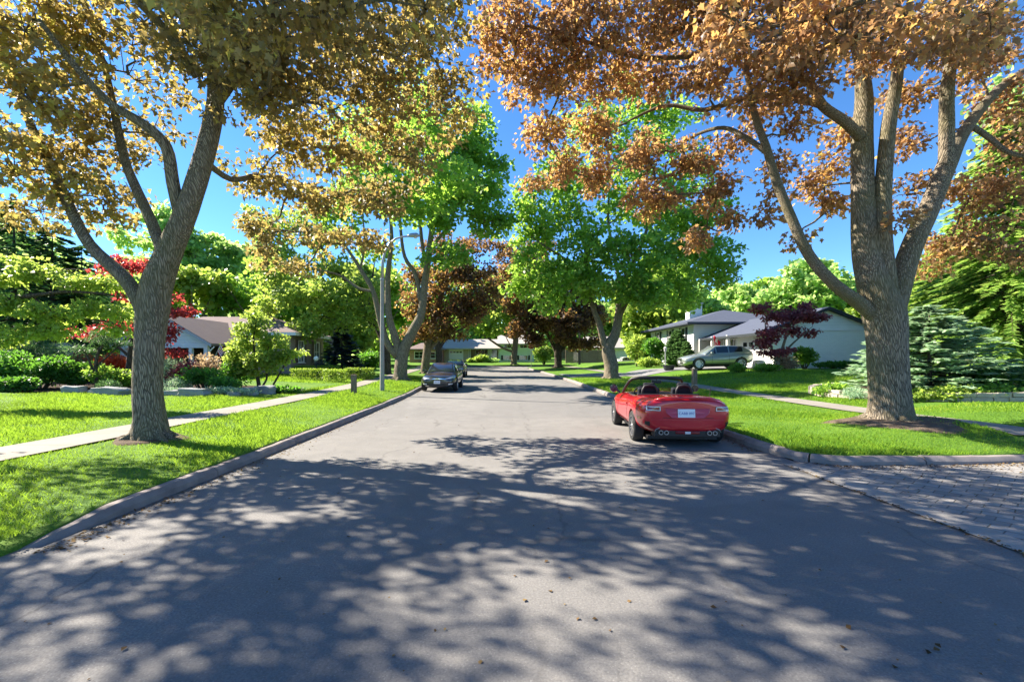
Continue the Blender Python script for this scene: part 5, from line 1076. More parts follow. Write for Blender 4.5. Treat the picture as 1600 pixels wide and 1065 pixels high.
    MB().tube([(x, -1.985, z+.006) for x, z in [(-.60, .30), (-.57, .35), (-.46, .40), (-.30, .39), (-.20, .35), (.20, .35), (.30, .39), (.46, .40), (.57, .35), (.60, .30)]], .008, 6).build('diffuser_trim', M['rim_dark'], root, smooth=True, angle=0)
    rb = MB().box((0, -1.985, .295), (.44, .03, .05)).build('rear_reflector', M['lens_red'], root, bevel=.012)
    MB().box((0, -2.002, .295), (.10, .012, .045)).build('reverse_lamp', M['lens_white'], rb, bevel=.008)
    MB().tube([(.66, -1.25, .90), (.67, -1.29, 1.10)], [.006, .003], 5).build('antenna', M['black_trim'], root)
    MB().box((0, 0, .15), (1.3, 3.3, .06)).build('underbody', M['black_trim'], root)
convertible()

def hardtop(label, x, y, z, rz, pitch, mat, st, cab, wheels, rim, front=True, group=None, plate='', name='parked_car', detail=True):
    root = tag(empty(name, (x, y, z), rz), label, 'car', group); root.rotation_euler = (pitch, 0, rz)
    r, tw, yf, yr_, spokes = wheels
    arches = [MB().lathe([(r*1.14, -.2), (r*1.14, .2)], 36, (s*(tw+.09), yy, r), 'X') for s in (1, -1) for yy in (yf, yr_)]
    body, bv = cage('body', st, mat, root, arches)
    for s in (1, -1):
        for yy in (yf, yr_): wheel(root, s*tw, yy, r, .22, rim, spokes)
    # cabin: windscreen, roof, side and rear glass between pillars
    (ya, za), (yb_, zb_), (yc_, zc_), (yd, zd), wb, wr, ym = cab
    S = [(ya, za, wb*.93, za+.01, wb*.90), (yb_, za, wb, zb_, wr), (ym, za+.01, wb*1.005, zb_+.015, wr*1.02), (yc_, zd, wb*.985, zc_, wr*.95), (yd, zd, wb*.86, zd+.01, wb*.82)]
    V = []
    for (yy, z0, w0, z1, w1) in S: V += [(w0, yy, z0-.06), (w1, yy, z1-.012), (w1*.62, yy, z1+.02), (-w1*.62, yy, z1+.02), (-w1, yy, z1-.012), (-w0, yy, z0-.06)]
    mb = MB(); mb.v = V
    for i in range(4): mb.f += [(i*6+j, i*6+j+1, (i+1)*6+j+1, (i+1)*6+j) for j in range(5)]
    mb.f += [(0, 1, 2, 3, 4, 5), tuple(24+k for k in range(6)), tuple([0, 6, 12, 18, 24, 29, 23, 17, 11, 5])]
    mb.build('cabin', mat, root, smooth=True, bevel=.03, seg=3)
    def pane(nm, q, ins=(.08, .08), off=.012, mat_=None):
        q = [Vector(p) for p in q]; n = (q[1]-q[0]).cross(q[3]-q[0])
        if n.length < 1e-4: n = (q[2]-q[1]).cross(q[3]-q[1])
        n.normalize(); c = sum(q, Vector())/4
        if n.dot(c-Vector((0, (yb_+yc_)/2, za))) < 0: n = -n
        u, v = ins
        f = lambda a, b: (q[0]*(1-a)+q[1]*a)*(1-b)+(q[3]*(1-a)+q[2]*a)*b
        p4 = [f(u, v), f(1-u, v), f(1-u, 1-v), f(u, 1-v)]
        MB().prism([p+n*off for p in p4], -n*.03).build(nm, mat_ or M['tint'], root)
    g_ = lambda i, k: V[i*6+k]
    pane('windscreen', [g_(0, 1), g_(0, 4), g_(1, 4), g_(1, 1)], (.05, .08)); pane('rear_window', [g_(4, 1), g_(4, 4), g_(3, 4), g_(3, 1)], (.08, .12))
    for a, b in ((0, 1), (5, 4)):
        up = lambda i, t: tuple(Vector(g_(i, a)).lerp(Vector(g_(i, b)), t))
        pane('side_window', [up(1, .22), up(2, .22), up(2, .92), up(1, .92)], (.04, .02)); pane('side_window', [up(2, .22), up(3, .22), up(3, .92), up(2, .92)], (.05, .02))
        q0, q1 = Vector(g_(0, a)), Vector(g_(1, a)); pane('quarter_window', [q0.lerp(q1, .62)+Vector((0, 0, .075)), q1+Vector((0, .03, .095)), Vector(up(1, .85))+Vector((0, .04, 0)), q0.lerp(q1, .62)+Vector((0, 0, .09))], (.06, .06))
        s = 1 if a == 0 else -1
        mb = MB(); mb.box((s*(wb+.13), yb_+.38 if yb_ > yc_ else yb_, za+.09), (.2, .12, .13)); mb.tube([(s*(wb-.02), yb_+.38, za+.03), (s*(wb+.1), yb_+.38, za+.06)], .025, 6); mb.build('wing_mirror', mat, root, smooth=True, bevel=.04, seg=3)
        for yy in (ym, yb_+.30, yc_+.1): patch('door_seam', bv, [(yy, .34), (yy+.014, .34), (yy+.014, za-.06), (yy, za-.06)], (-s, 0, 0), M['black_trim'], root, .003, nx=1, nz=8)
        for yy in (ym+.1, yc_+.28): patch('door_handle', bv, [(yy, za-.2), (yy+.2, za-.2), (yy+.2, za-.165), (yy, za-.165)], (-s, 0, 0), mat, root, .03, nx=3, nz=1)
        patch('sill_trim', bv, [(yr_+r*1.2, .26), (yf-r*1.2, .26), (yf-r*1.2, .32), (yr_+r*1.2, .32)], (-s, 0, 0), M['black_trim'], root, .014, nx=6, nz=2)
    MB().box((0, 0, .22), (1.3, (yf-yr_)+1.2, .08)).build('underbody', M['black_trim'], root)
    return root, bv
def sedan_stations(k=1.0):
    return [(-2.28, sec(.42, .3, (.6, .46), (.70, .66), (.66, .88), (.5, .96), (.25, .97), (0, .97))), (-2.18, sec(.3, .35, (.74, .38), (.83, .64), (.78, .90), (.58, 1.0), (.3, 1.02), (0, 1.02))),
     (-1.7, sec(.2, .4, (.84, .3), (.89, .62), (.84, .92), (.64, 1.0), (.3, 1.03), (0, 1.03))), (-1.2, sec(.18, .4, (.86, .27), (.9, .62), (.85, .92), (.7, .97), (.3, .98), (0, .98))),
     (0, sec(.17, .4, (.86, .25), (.895, .58), (.85, .90), (.7, .94), (.3, .95), (0, .95))), (.8, sec(.17, .4, (.86, .25), (.895, .58), (.84, .88), (.68, .93), (.3, .97), (0, .98))),
     (1.36, sec(.18, .4, (.86, .28), (.9, .60), (.83, .83), (.62, .88), (.3, .92), (0, .93))), (1.8, sec(.19, .4, (.82, .29), (.87, .56), (.80, .75), (.56, .81), (.28, .84), (0, .85))),
     (2.12, sec(.2, .4, (.72, .28), (.78, .50), (.72, .66), (.5, .73), (.26, .755), (0, .76))), (2.3, sec(.24, .36, (.52, .28), (.58, .46), (.54, .60), (.4, .66), (.22, .68), (0, .685)))]
def sedan(label, x, y, rz, mat, plate=None, group=None):
    z = float(g(y))
    root, bv = hardtop(label, x, y, z, rz, 0, mat, sedan_stations(), ((1.02, .92), (.20, 1.38), (-.98, 1.34), (-1.75, .98), .80, .56, -.30), (.325, .785, 1.36, -1.34, 10), M['rim_bright'], group=group)
    for s in (1, -1):
        hl = patch('headlight', bv, [(s*.36, .60), (s*.80, .645), (s*.80, .735), (s*.38, .665)], (0, -1, 0), M['head_lens'], root, .012)
        patch('fog_lamp', bv, [(s*.52, .34), (s*.72, .36), (s*.73, .41), (s*.53, .40)], (0, -1, 0), M['lens_white'], root, .012, nx=4, nz=2)
        patch('air_intake', bv, [(s*.44, .29), (s*.74, .31), (s*.76, .44), (s*.48, .45)], (0, -1, 0), M['black_trim'], root, .008, nx=5, nz=3)
        patch('intake_trim', bv, [(s*.42, .275), (s*.72, .285), (s*.72, .305), (s*.42, .295)], (0, -1, 0), M['chrome'], root, .018, nx=5, nz=1)
        patch('tail_light', bv, [(s*.44, .78), (s*.76, .76), (s*.76, .90), (s*.46, .90)], (0, 1, 0), M['lens_red'], root, .012)
    patch('grille', bv, [(-.38, .555), (.38, .555), (.36, .625), (-.36, .625)], (0, -1, 0), M['gloss_black'], root, .010, nx=8)
    patch('grille_bar', bv, [(-.40, .62), (.40, .62), (.40, .655), (-.40, .655)], (0, -1, 0), M['chrome'], root, .018, nx=8, nz=1)
    patch('lower_grille', bv, [(-.42, .27), (.42, .27), (.42, .42), (-.42, .42)], (0, -1, 0), M['black_trim'], root, .008, nx=8)
    h = proj(bv, (0, 4, .48), (0, -1, 0))[0]; yy = h.y if h else 2.3
    if plate is not None:
        pl = MB().box((.02, yy+.02, .475), (.31, .01, .155)).build('licence_plate', M['plate'], root, bevel=.004)
        text('plate_text', plate, .066, .001, Matrix.Translation((.02, yy+.0265, .47)) @ Matrix.Rotation(R(180), 4, 'Z') @ Matrix.Rotation(R(90), 4, 'X'), M['plate_blue'], pl)
    return root
sedan('glossy black sedan facing the camera at the left kerb', -3.22, 24.4, R(180), M['black_paint'], 'CJRN 284', 'black cars parked on the left')
sedan('second black car, half hidden behind the nearer black sedan', -4.0, 37.8, R(181.5), M['black_paint'], None, 'black cars parked on the left')
sedan('small white car far off by the white garage beyond the forked green maple', PX(974, 62), 62, R(100), M['white_paint'])
def suv():
    st = [(-2.38, sec(.5, .3, (.6, .55), (.72, .8), (.68, 1.02), (.5, 1.10), (.25, 1.11), (0, 1.11))), (-2.28, sec(.36, .35, (.78, .46), (.88, .76), (.84, 1.05), (.62, 1.14), (.3, 1.15), (0, 1.15))),
      (-1.8, sec(.26, .4, (.88, .38), (.95, .74), (.91, 1.06), (.7, 1.12), (.3, 1.13), (0, 1.13))), (-1.2, sec(.24, .4, (.9, .34), (.96, .72), (.91, 1.04), (.7, 1.09), (.3, 1.1), (0, 1.1))), (0, sec(.23, .4, (.9, .32), (.94, .68), (.9, 1.0), (.7, 1.04), (.3, 1.05), (0, 1.05))),
      (.9, sec(.23, .4, (.9, .32), (.945, .68), (.89, .98), (.7, 1.03), (.3, 1.07), (0, 1.08))), (1.42, sec(.24, .4, (.91, .34), (.96, .70), (.89, .96), (.68, 1.0), (.3, 1.05), (0, 1.06))), (1.9, sec(.25, .4, (.86, .36), (.92, .66), (.85, .88), (.6, .93), (.3, .98), (0, .99))),
      (2.25, sec(.28, .4, (.74, .36), (.8, .6), (.75, .78), (.52, .84), (.26, .88), (0, .89))), (2.42, sec(.34, .36, (.54, .38), (.6, .56), (.56, .70), (.4, .76), (.22, .79), (0, .8)))]
    x0, x1 = 13.2, 16.05; y = 31.6; z0, z1 = Hs(x0, y)+.05, Hs(x1, y)+.05
    x, z = (x0+x1)/2, (z0+z1)/2
    root, bv = hardtop('grey green metallic crossover parked on the driveway of the white house', x, y, z-.02, R(90), -math.atan2(z1-z0, x1-x0)*.8, M['silver_paint'], st, ((.98, 1.03), (.22, 1.585), (-1.62, 1.55), (-2.30, 1.13), .88, .66, -.62), (.385, .83, 1.43, -1.42, 7), M['rim_bright'])
    for s in (1, -1):
        patch('headlight', bv, [(s*.46, .70), (s*.82, .76), (s*.80, .88), (s*.48, .80)], (0, -1, 0), M['head_lens'], root, .012)
        patch('fog_lamp', bv, [(s*.58, .44), (s*.74, .45), (s*.74, .52), (s*.58, .51)], (0, -1, 0), M['lens_white'], root, .012, nx=4, nz=2)
        patch('tail_light', bv, [(s*.55, .86), (s*.84, .86), (s*.84, 1.04), (s*.58, 1.04)], (0, 1, 0), M['lens_red'], root, .012)
    patch('grille', bv, [(-.36, .58), (.36, .58), (.40, .76), (-.40, .76)], (0, -1, 0), M['gloss_black'], root, .010, nx=8)
    patch('grille_bar', bv, [(-.38, .655), (.38, .655), (.38, .68), (-.38, .68)], (0, -1, 0), M['chrome'], root, .018, nx=8, nz=1)
    patch('lower_grille', bv, [(-.5, .40), (.5, .40), (.46, .52), (-.46, .52)], (0, -1, 0), M['black_trim'], root, .008, nx=8)
    h = proj(bv, (0, 4, .55), (0, -1, 0))[0]
    MB().box((0, (h.y if h else 2.42)+.015, .55), (.31, .01, .155)).build('licence_plate', M['plate'], root)
suv()

# ------------------------------------------------------------ street furniture
M['lamp_pole'] = concrete('lamp pole', (.24, .235, .225), (.34, .33, .31), 3)
M['alu'] = simple('aluminium', (.36, .37, .38), .4, .6, .1)
def street_lamp():
    x, y = -5.5, 20.6; z = Hs(x, y); h = 7.1
    root = tag(empty('street_lamp', (x, y, z-.1)), 'tall tapered pole street lamp with curved arm over the left kerb', 'street lamp')
    MB().tube([(0, 0, 0), (0, 0, 1.5), (0, 0, 3.4), (0, 0, 5.1)], [.105, .095, .085, .074], 12).build('pole', M['lamp_pole'], root, smooth=True, angle=40)
    MB().tube([(0, 0, 5.1), (0, 0, 5.16)], .10, 12).build('collar', M['alu'], root, smooth=True, angle=40)
    MB().tube([(0, 0, 5.16), (0.02, -.0, 5.9), (.12, 0, 6.35), (.34, 0, 6.75), (.62, 0, 6.97), (.95, 0, 7.06), (1.25, 0, 7.08)], [.075, .068, .06, .052, .046, .04, .036], 10).build('arm', M['alu'], root, smooth=True, angle=0)
    hd = MB(); hd.tube([(1.15, 0, 7.09), (1.3, 0, 7.12), (1.55, 0, 7.13), (1.72, 0, 7.10)], [.05, .10, .11, .04], 10); l = hd.build('lamp_head', M['alu'], root, smooth=True, angle=0)
    MB().lathe([(.001, -.05), (.06, -.045), (.09, 0)], 14, (1.5, 0, 7.03)).build('lens', M['lens_white'], l, smooth=True)
street_lamp()
def wood_mat():
    t = NT('weathered wood'); v = t.mapping(t.coord(), (9, 9, 1.1)); n = t.noise(v, 2.2, 6, .65)
    c = t.ramp(n, [(.3, (.08, .06, .045)), (.55, (.2, .155, .115)), (.75, (.32, .26, .2))]); return t.done(t.bsdf(c, .85, 0, t.bump(n, .6, .01), .2))
M['wood'] = wood_mat()
def bollard(label, x, y, h):
    z = Hs(x, y); root = tag(empty('bollard', (x, y, z-.05)), label, 'bollard', 'wooden bollards beside the sidewalks')
    MB().box((0, 0, h/2), (.2, .2, h)).build('post', M['wood'], root, bevel=.015)
    MB().box((0, 0, h+.015), (.225, .225, .03)).build('cap', M['wood'], root, bevel=.01)
bollard('weathered wooden bollard between left sidewalk and lamp post', PX(553, 19.1), 19.1, .82)
bollard('weathered wooden bollard behind the red convertible near the right sidewalk', PX(1085, 21.0), 21.0, .95)
M['stop_red'] = simple('stop sign red', (.42, .02, .03), .45, 0, .08); M['sign_white'] = simple('sign white', (.8, .8, .8), .5, 0, .03)
def stop_sign():
    y = 57.0; x = PX(830, y); z = float(g(y))+.12; zc = PZ(540.5, y)-z
    root = tag(empty('stop_sign', (x, y, z)), 'red octagonal stop sign on a thin post at the far corner', 'sign')
    MB().tube([(0, .04, -.2), (0, .04, zc+.3)], .035, 8).build('post', M['alu'], root, smooth=True)
    o8 = lambda r: [(r*math.cos(R(22.5+45*k)), 0, zc+r*math.sin(R(22.5+45*k))) for k in range(8)]
    b = MB().prism([Vector(p) for p in o8(.42)], (0, -.012, 0)).build('border', M['sign_white'], root)
    f = MB().prism([Vector(p)+Vector((0, -.012, 0)) for p in o8(.39)], (0, -.008, 0)).build('face', M['stop_red'], root)
    text('lettering', 'STOP', .27, .002, Matrix.Translation((0, -.024, zc)) @ Matrix.Rotation(R(90), 4, 'X'), M['sign_white'], f)
stop_sign()
def wooden_pole():
    y = 68; x = PX(905.5, y); z = float(g(y))+.3
    root = tag(empty('utility_pole', (x, y, z)), 'tan wooden utility pole standing before the board fence', 'pole')
    MB().tube([(0, 0, -.2), (0, 0, 4), (0, 0, 9)], [.17, .15, .12], 10).build('pole', M['wood'], root, smooth=True, angle=40); MB().box((0, 0, 8.4), (1.8, .1, .12)).build('crossarm', M['wood'], root)
wooden_pole()
M['fence'] = simple('brown fence boards', (.26, .19, .145), .85, 0, .25, 2.0, .3)
def board_fence():
    y = 72.0; x0, x1 = PX(884, y), PX(960, y); z = PZ(564, y)-.35; h = 2.05
    root = tag(empty('board_fence', ((x0+x1)/2, y, z)), 'tall brown board fence beyond the dark purple maple', 'fence'); w = x1-x0; n = int(w/2.4); mb = MB(); k = 0
    xx = -w/2
    while xx < w/2: mb.box((xx+.07, 0, h/2+.05+.02*math.sin(xx*7)), (.135, .025, h)); xx += .145
    mb.build('boards', M['fence'], root)
    for i in range(n+1): MB().box((-w/2+i*w/n, -.05, h/2+.1), (.12, .12, h+.15)).build('post', M['fence'], root)
    for zz in (.4, h-.25): MB().box((0, .04, zz), (w, .05, .1)).build('rail', M['fence'], root)
board_fence()

# ------------------------------------------------------------ houses
def shingles(name, a, b, row=.16):
    t = NT(name); p = t.coord(); n = t.noise(p, 2.2, 4); n2 = t.noise(t.mapping(p, (7, 7, 2)), 3, 4, .7)
    sp = t.n('ShaderNodeSeparateXYZ'); t.l(p, sp.inputs[0]); fr = t.math('FRACT', t.math('DIVIDE', sp.outputs[2], row*.42))
    c = t.mix(t.mix(.6, n, n2), a, b); c = t.mix(t.ramp(fr, [(0, .5), (.18, 0)]), c, tuple(x*.5 for x in a))
    return t.done(t.bsdf(c, .9, 0, t.bump(fr, .4, .02), .2))
def siding(name, col, row=.2):
    t = NT(name); p = t.coord(); n = t.noise(p, 1.5, 4); sp = t.n('ShaderNodeSeparateXYZ'); t.l(p, sp.inputs[0]); fr = t.math('FRACT', t.math('DIVIDE', sp.outputs[2], row))
    c = t.mix(n, tuple(x*.9 for x in col), tuple(min(1, x*1.08) for x in col)); c = t.mix(t.ramp(fr, [(0, .6), (.1, 0)]), c, tuple(x*.55 for x in col))
    return t.done(t.bsdf(c, .7, 0, t.bump(fr, .5, .02), .3))
def brickm(name, a, b, mortar):
    t = NT(name); p = t.coord(); sp = t.n('ShaderNodeSeparateXYZ'); t.l(p, sp.inputs[0]); cb = t.n('ShaderNodeCombineXYZ')
    t.l(t.math('ADD', sp.outputs[0], sp.outputs[1]), cb.inputs[0]); t.l(sp.outputs[2], cb.inputs[1])
    bk = t.n('ShaderNodeTexBrick'); t.l(cb.outputs[0], bk.inputs['Vector']); bk.inputs['Scale'].default_value = 1; bk.inputs['Brick Width'].default_value = .23; bk.inputs['Row Height'].default_value = .075; bk.inputs['Mortar Size'].default_value = .008
    bk.inputs['Color1'].default_value = (*a, 1); bk.inputs['Color2'].default_value = (*b, 1); bk.inputs['Mortar'].default_value = (*mortar, 1)
    return t.done(t.bsdf(bk.outputs['Color'], .9, 0, t.bump(bk.outputs['Fac'], -.3, .01), .2))
M['roof_brown'] = shingles('brown shingles', (.135, .102, .10), (.25, .195, .188)); M['roof_blue'] = shingles('slate blue shingles', (.045, .055, .085), (.10, .115, .16)); M['roof_grey'] = shingles('pale grey shingles', (.34, .31, .29), (.46, .43, .40))
M['white_siding'] = siding('white siding', (.80, .81, .78)); M['green_siding'] = siding('pale green siding', (.56, .68, .58)); M['white_brick'] = brickm('white painted brick', (.78, .78, .74), (.83, .83, .79), (.70, .70, .66)); M['grey_brick'] = brickm('grey brown brick', (.24, .18, .15), (.32, .25, .2), (.35, .32, .3)); M['beige_brick'] = brickm('beige brick', (.42, .34, .26), (.5, .42, .33), (.45, .42, .38)); M['red_brick'] = brickm('red brick', (.33, .13, .09), (.4, .18, .13), (.4, .36, .33))
M['trim_white'] = simple('white trim', (.74, .74, .73), .6, 0, .04); M['trim_black'] = simple('dark shutters', (.016, .022, .028), .6, 0, .1); M['trim_grey'] = simple('grey fascia', (.42, .42, .43), .6, 0, .06); M['shutter_brown'] = simple('brown shutters', (.10, .075, .06), .6, 0, .1)
M['curtain'] = simple('pale curtain', (.42, .44, .42), .9, 0, .15, 9)
def window(root, c, w, h, face, frame='trim_white', mull=1, shutters=None, curtain=False):
    """framed window on a wall; face is the outward direction along x or y"""
    c = Vector(c); f = Vector(face); u = Vector((-f.y, f.x, 0)); rz = math.atan2(u.y, u.x)
    fr = MB()
    for s in (1, -1):
        fr.box(c+u*s*(w/2)+f*.03, (.08, .1, h+.08), rz); fr.box(c+Vector((0, 0, s*h/2))+f*.032, (w-.08, .096, .08), rz)
    for k in range(1, mull+1): fr.box(c+u*(-w/2+w*k/(mull+1))+f*.02, (.045, .06, h-.08), rz)
    fr.box(c+f*.018, (w-.08, .05, .035), rz)
    o = fr.build('window', M[frame], root)
    MB().box(c+f*.004, (w-.02, .016, h-.02), rz).build('pane', M['window'], o)
    sl = MB().box(c+f*.07+Vector((0, 0, -h/2-.07)), (w+.2, .16, .06), rz).build('sill', M[frame], o)
    if curtain:
        for s in (1, -1): MB().box(c+u*s*(w/2-.22)+f*.013, (.34, .01, h-.1), rz).build('curtain', M['curtain'], o)
    if shutters:
        for s in (1, -1):
            mb = MB(); mb.box(c+u*s*(w/2+.24)+f*.03, (.34, .05, h+.1), rz)
            for k in range(8): mb.box(c+u*s*(w/2+.24)+f*.06+Vector((0, 0, -h/2+.1+k*(h-.15)/7.5)), (.28, .025, .06), rz)
            mb.build('shutter', M[shutters], root)
def hip(mb, x0, x1, y0, y1, z, zt, rx0, rx1, ry0, ry1, th=.16):
    """hip roof slab: eave rectangle and ridge segment (ridge ends given)"""
    e = [(x0, y0, z), (x1, y0, z), (x1, y1, z), (x0, y1, z)]; r = [(rx0, ry0, zt), (rx1, ry1, zt)]
    return e, r
def house_left():
    gz = .42; root = tag(empty('house', (-19, 31, gz)), 'low brown roofed house behind the left garden with white gable and small flag', 'house'); W = lambda x, y, z: (x+19, y-31, z-gz)
    # right hand wing
    MB().box(W(-19.75, 33.8, 1.95), (10.5, 5.6, 3.1)).build('wall', M['grey_brick'], root)
    x0, x1, y0, y1, ze, zt = -25.6, -13.9, 30.4, 37.2, 3.50, 4.85
    mb = MB(); mb.add([W(x0, y0, ze), W(x1, y0, ze), W(x1, y1, ze), W(x0, y1, ze), W(-22.3, 33.8, zt), W(-17.3, 33.8, zt)], [(0, 1, 5, 4), (1, 2, 5), (2, 3, 4, 5), (3, 0, 4), (3, 2, 1, 0)]); rf = mb.build('roof', M['roof_brown'], root)
    for c, d in ((W((x0+x1)/2, y0+.03, ze-.11), (x1-x0, .06, .2)), (W(x1-.03, (y0+y1)/2, ze-.11), (.06, y1-y0-.14, .2))): MB().box(c, d).build('fascia', M['trim_white'], root)
    for yy in (32.5, 35.2): window(root, W(-14.5, yy, 2.25), .85, 1.5, (1, 0, 0), shutters='shutter_brown')
    window(root, W(-17.6, 31.0, 2.2), 1.6, 1.4, (0, -1, 0), mull=2)
    MB().tube([W(-17.4, 33.6, 4.6), W(-17.4, 33.6, 5.15)], .12, 8).tube([W(-17.4, 33.6, 5.15), W(-17.3, 33.5, 5.32)], [.2, .16], 8).build('roof_vent', M['alu'], root, smooth=True, angle=40)
    # gabled carport wing, open to the viewer
    xa, xm, xb2, ya, yb3, zr, zl = -22.2, -19.6, -17.0, 26.0, 33.0, 4.28, 2.72
    n = lambda p: W(*p)
    mb = MB(); t_ = .14
    for s, xe in ((-1, xa), (1, xb2)): mb.add([n((xm, ya, zr)), n((xe+s*.25, ya, zl-.12)), n((xe+s*.25, yb3, zl-.12)), n((xm, yb3, zr)), n((xm, ya, zr-t_)), n((xe+s*.25, ya, zl-.12-t_)), n((xe+s*.25, yb3, zl-.12-t_)), n((xm, yb3, zr-t_))], [(0, 1, 2, 3), (7, 6, 5, 4), (0, 4, 5, 1), (1, 5, 6, 2), (2, 6, 7, 3), (3, 7, 4, 0)])
    mb.build('roof', M['roof_brown'], root)
    MB().prism([n((xa+.1, ya+.3, zl-.2)), n((xb2-.1, ya+.3, zl-.2)), n((xm, ya+.3, zr-.2))], (0, .12, 0)).build('gable', M['white_siding'], root)
    MB().box(n(((xa+xb2)/2, ya+.36, zl-.28)), (xb2-xa-.2, .2, .2)).build('beam', M['trim_white'], root)
    for s, xe in ((-1, xa), (1, xb2)):
        MB().prism([n((xm, ya-.03, zr-.02)), n((xe+s*.28, ya-.03, zl-.16)), n((xe+s*.28, ya-.03, zl-.34)), n((xm, ya-.03, zr-.22))], (0, .06, 0)).build('bargeboard', M['trim_grey'], root)
        MB().box(n((xe-s*.2, ya+.36, (gz+zl-.38)/2)), (.22, .22, zl-.38-gz)).build('post', M['trim_white'], root)
    MB().box(n((xb2-1.1, ya+.36, (gz+zl-.38)/2)), (.18, .18, zl-.38-gz)).build('post', M['trim_white'], root)
    MB().box(n((-19.6, 30.6, 1.5)), (5.0, .2, 2.3)).build('carport_wall', M['shutter_brown'], root)
    MB().box(n((-22.1, 28.5, 1.5)), (.2, 4, 2.3)).build('carport_wall', M['grey_brick'], root)
    MB().box(n((-17.3, 30.6, 1.5)), (.2, 1.0, 2.3)).build('carport_wall', M['grey_brick'], root)
    MB().box(n((-26.5, 24.2, 1.45)), (7.0, .25, 2.2)).build('garden_wall', M['trim_grey'], root)
    MB().tube([n((xb2+.28, ya+.3, zl-.3)), n((xb2+.1, ya+.2, zl-.55)), n((xb2-.05, ya+.22, zl-.8)), n((xb2-.05, ya+.22, gz))], .04, 6).build('downspout', M['trim_white'], root, smooth=True)
house_left()
M['flag_red'] = simple('flag red', (.62, .02, .04), .8, 0, .1, 30); M['flag_white'] = simple('flag white', (.75, .75, .74), .8, 0, .05, 30); M['flag_blue'] = simple('flag blue', (.03, .05, .22), .8, 0, .1, 30)
def flag_striped():
    y = 25.6; x = PX(341, y); z = PZ(552, y); root = tag(empty('flag', (x, y, z)), 'small striped flag on a slanted pole at the left house', 'flag')
    MB().tube([(-.25, 0, -.35), (.15, 0, .55)], .012, 6).build('pole', M['trim_white'], root)
    for k in range(9): MB().add([(.13-.03*k*.3-.0, -.02-.02*math.sin(k+q), .50-.055*k-q*.09) if False else (.14-.02*k+q*.07*(1 if True else 0), .03*math.sin(k*.8+q*2), .52-.052*k-q*.10) for q in (0, 1, 2, 3)]+[(.14-.02*(k+1)+q*.07, .03*math.sin((k+1)*.8+q*2), .52-.052*(k+1)-q*.10) for q in (0, 1, 2, 3)], [(0, 1, 5, 4), (1, 2, 6, 5), (2, 3, 7, 6)]).build('stripe', M['flag_red'] if k % 2 == 0 else M['flag_white'], root, smooth=True)
flag_striped()
def garden_globe():
    y = 30.6; x = PX(494, y); z = Hs(x, y); root = tag(empty('garden_lamp', (x, y, z)), 'round white globe garden lamp by the left house', 'lamp')
    MB().tube([(0, 0, -.1), (0, 0, 1.1)], .04, 8).build('post', M['trim_black'], root, smooth=True); MB().lathe([(.02, -.17), (.11, -.13), (.17, 0), (.11, .13), (.02, .17)], 16, (0, 0, 1.25)).build('globe', M['flag_white'], root, smooth=True, angle=0)
garden_globe()
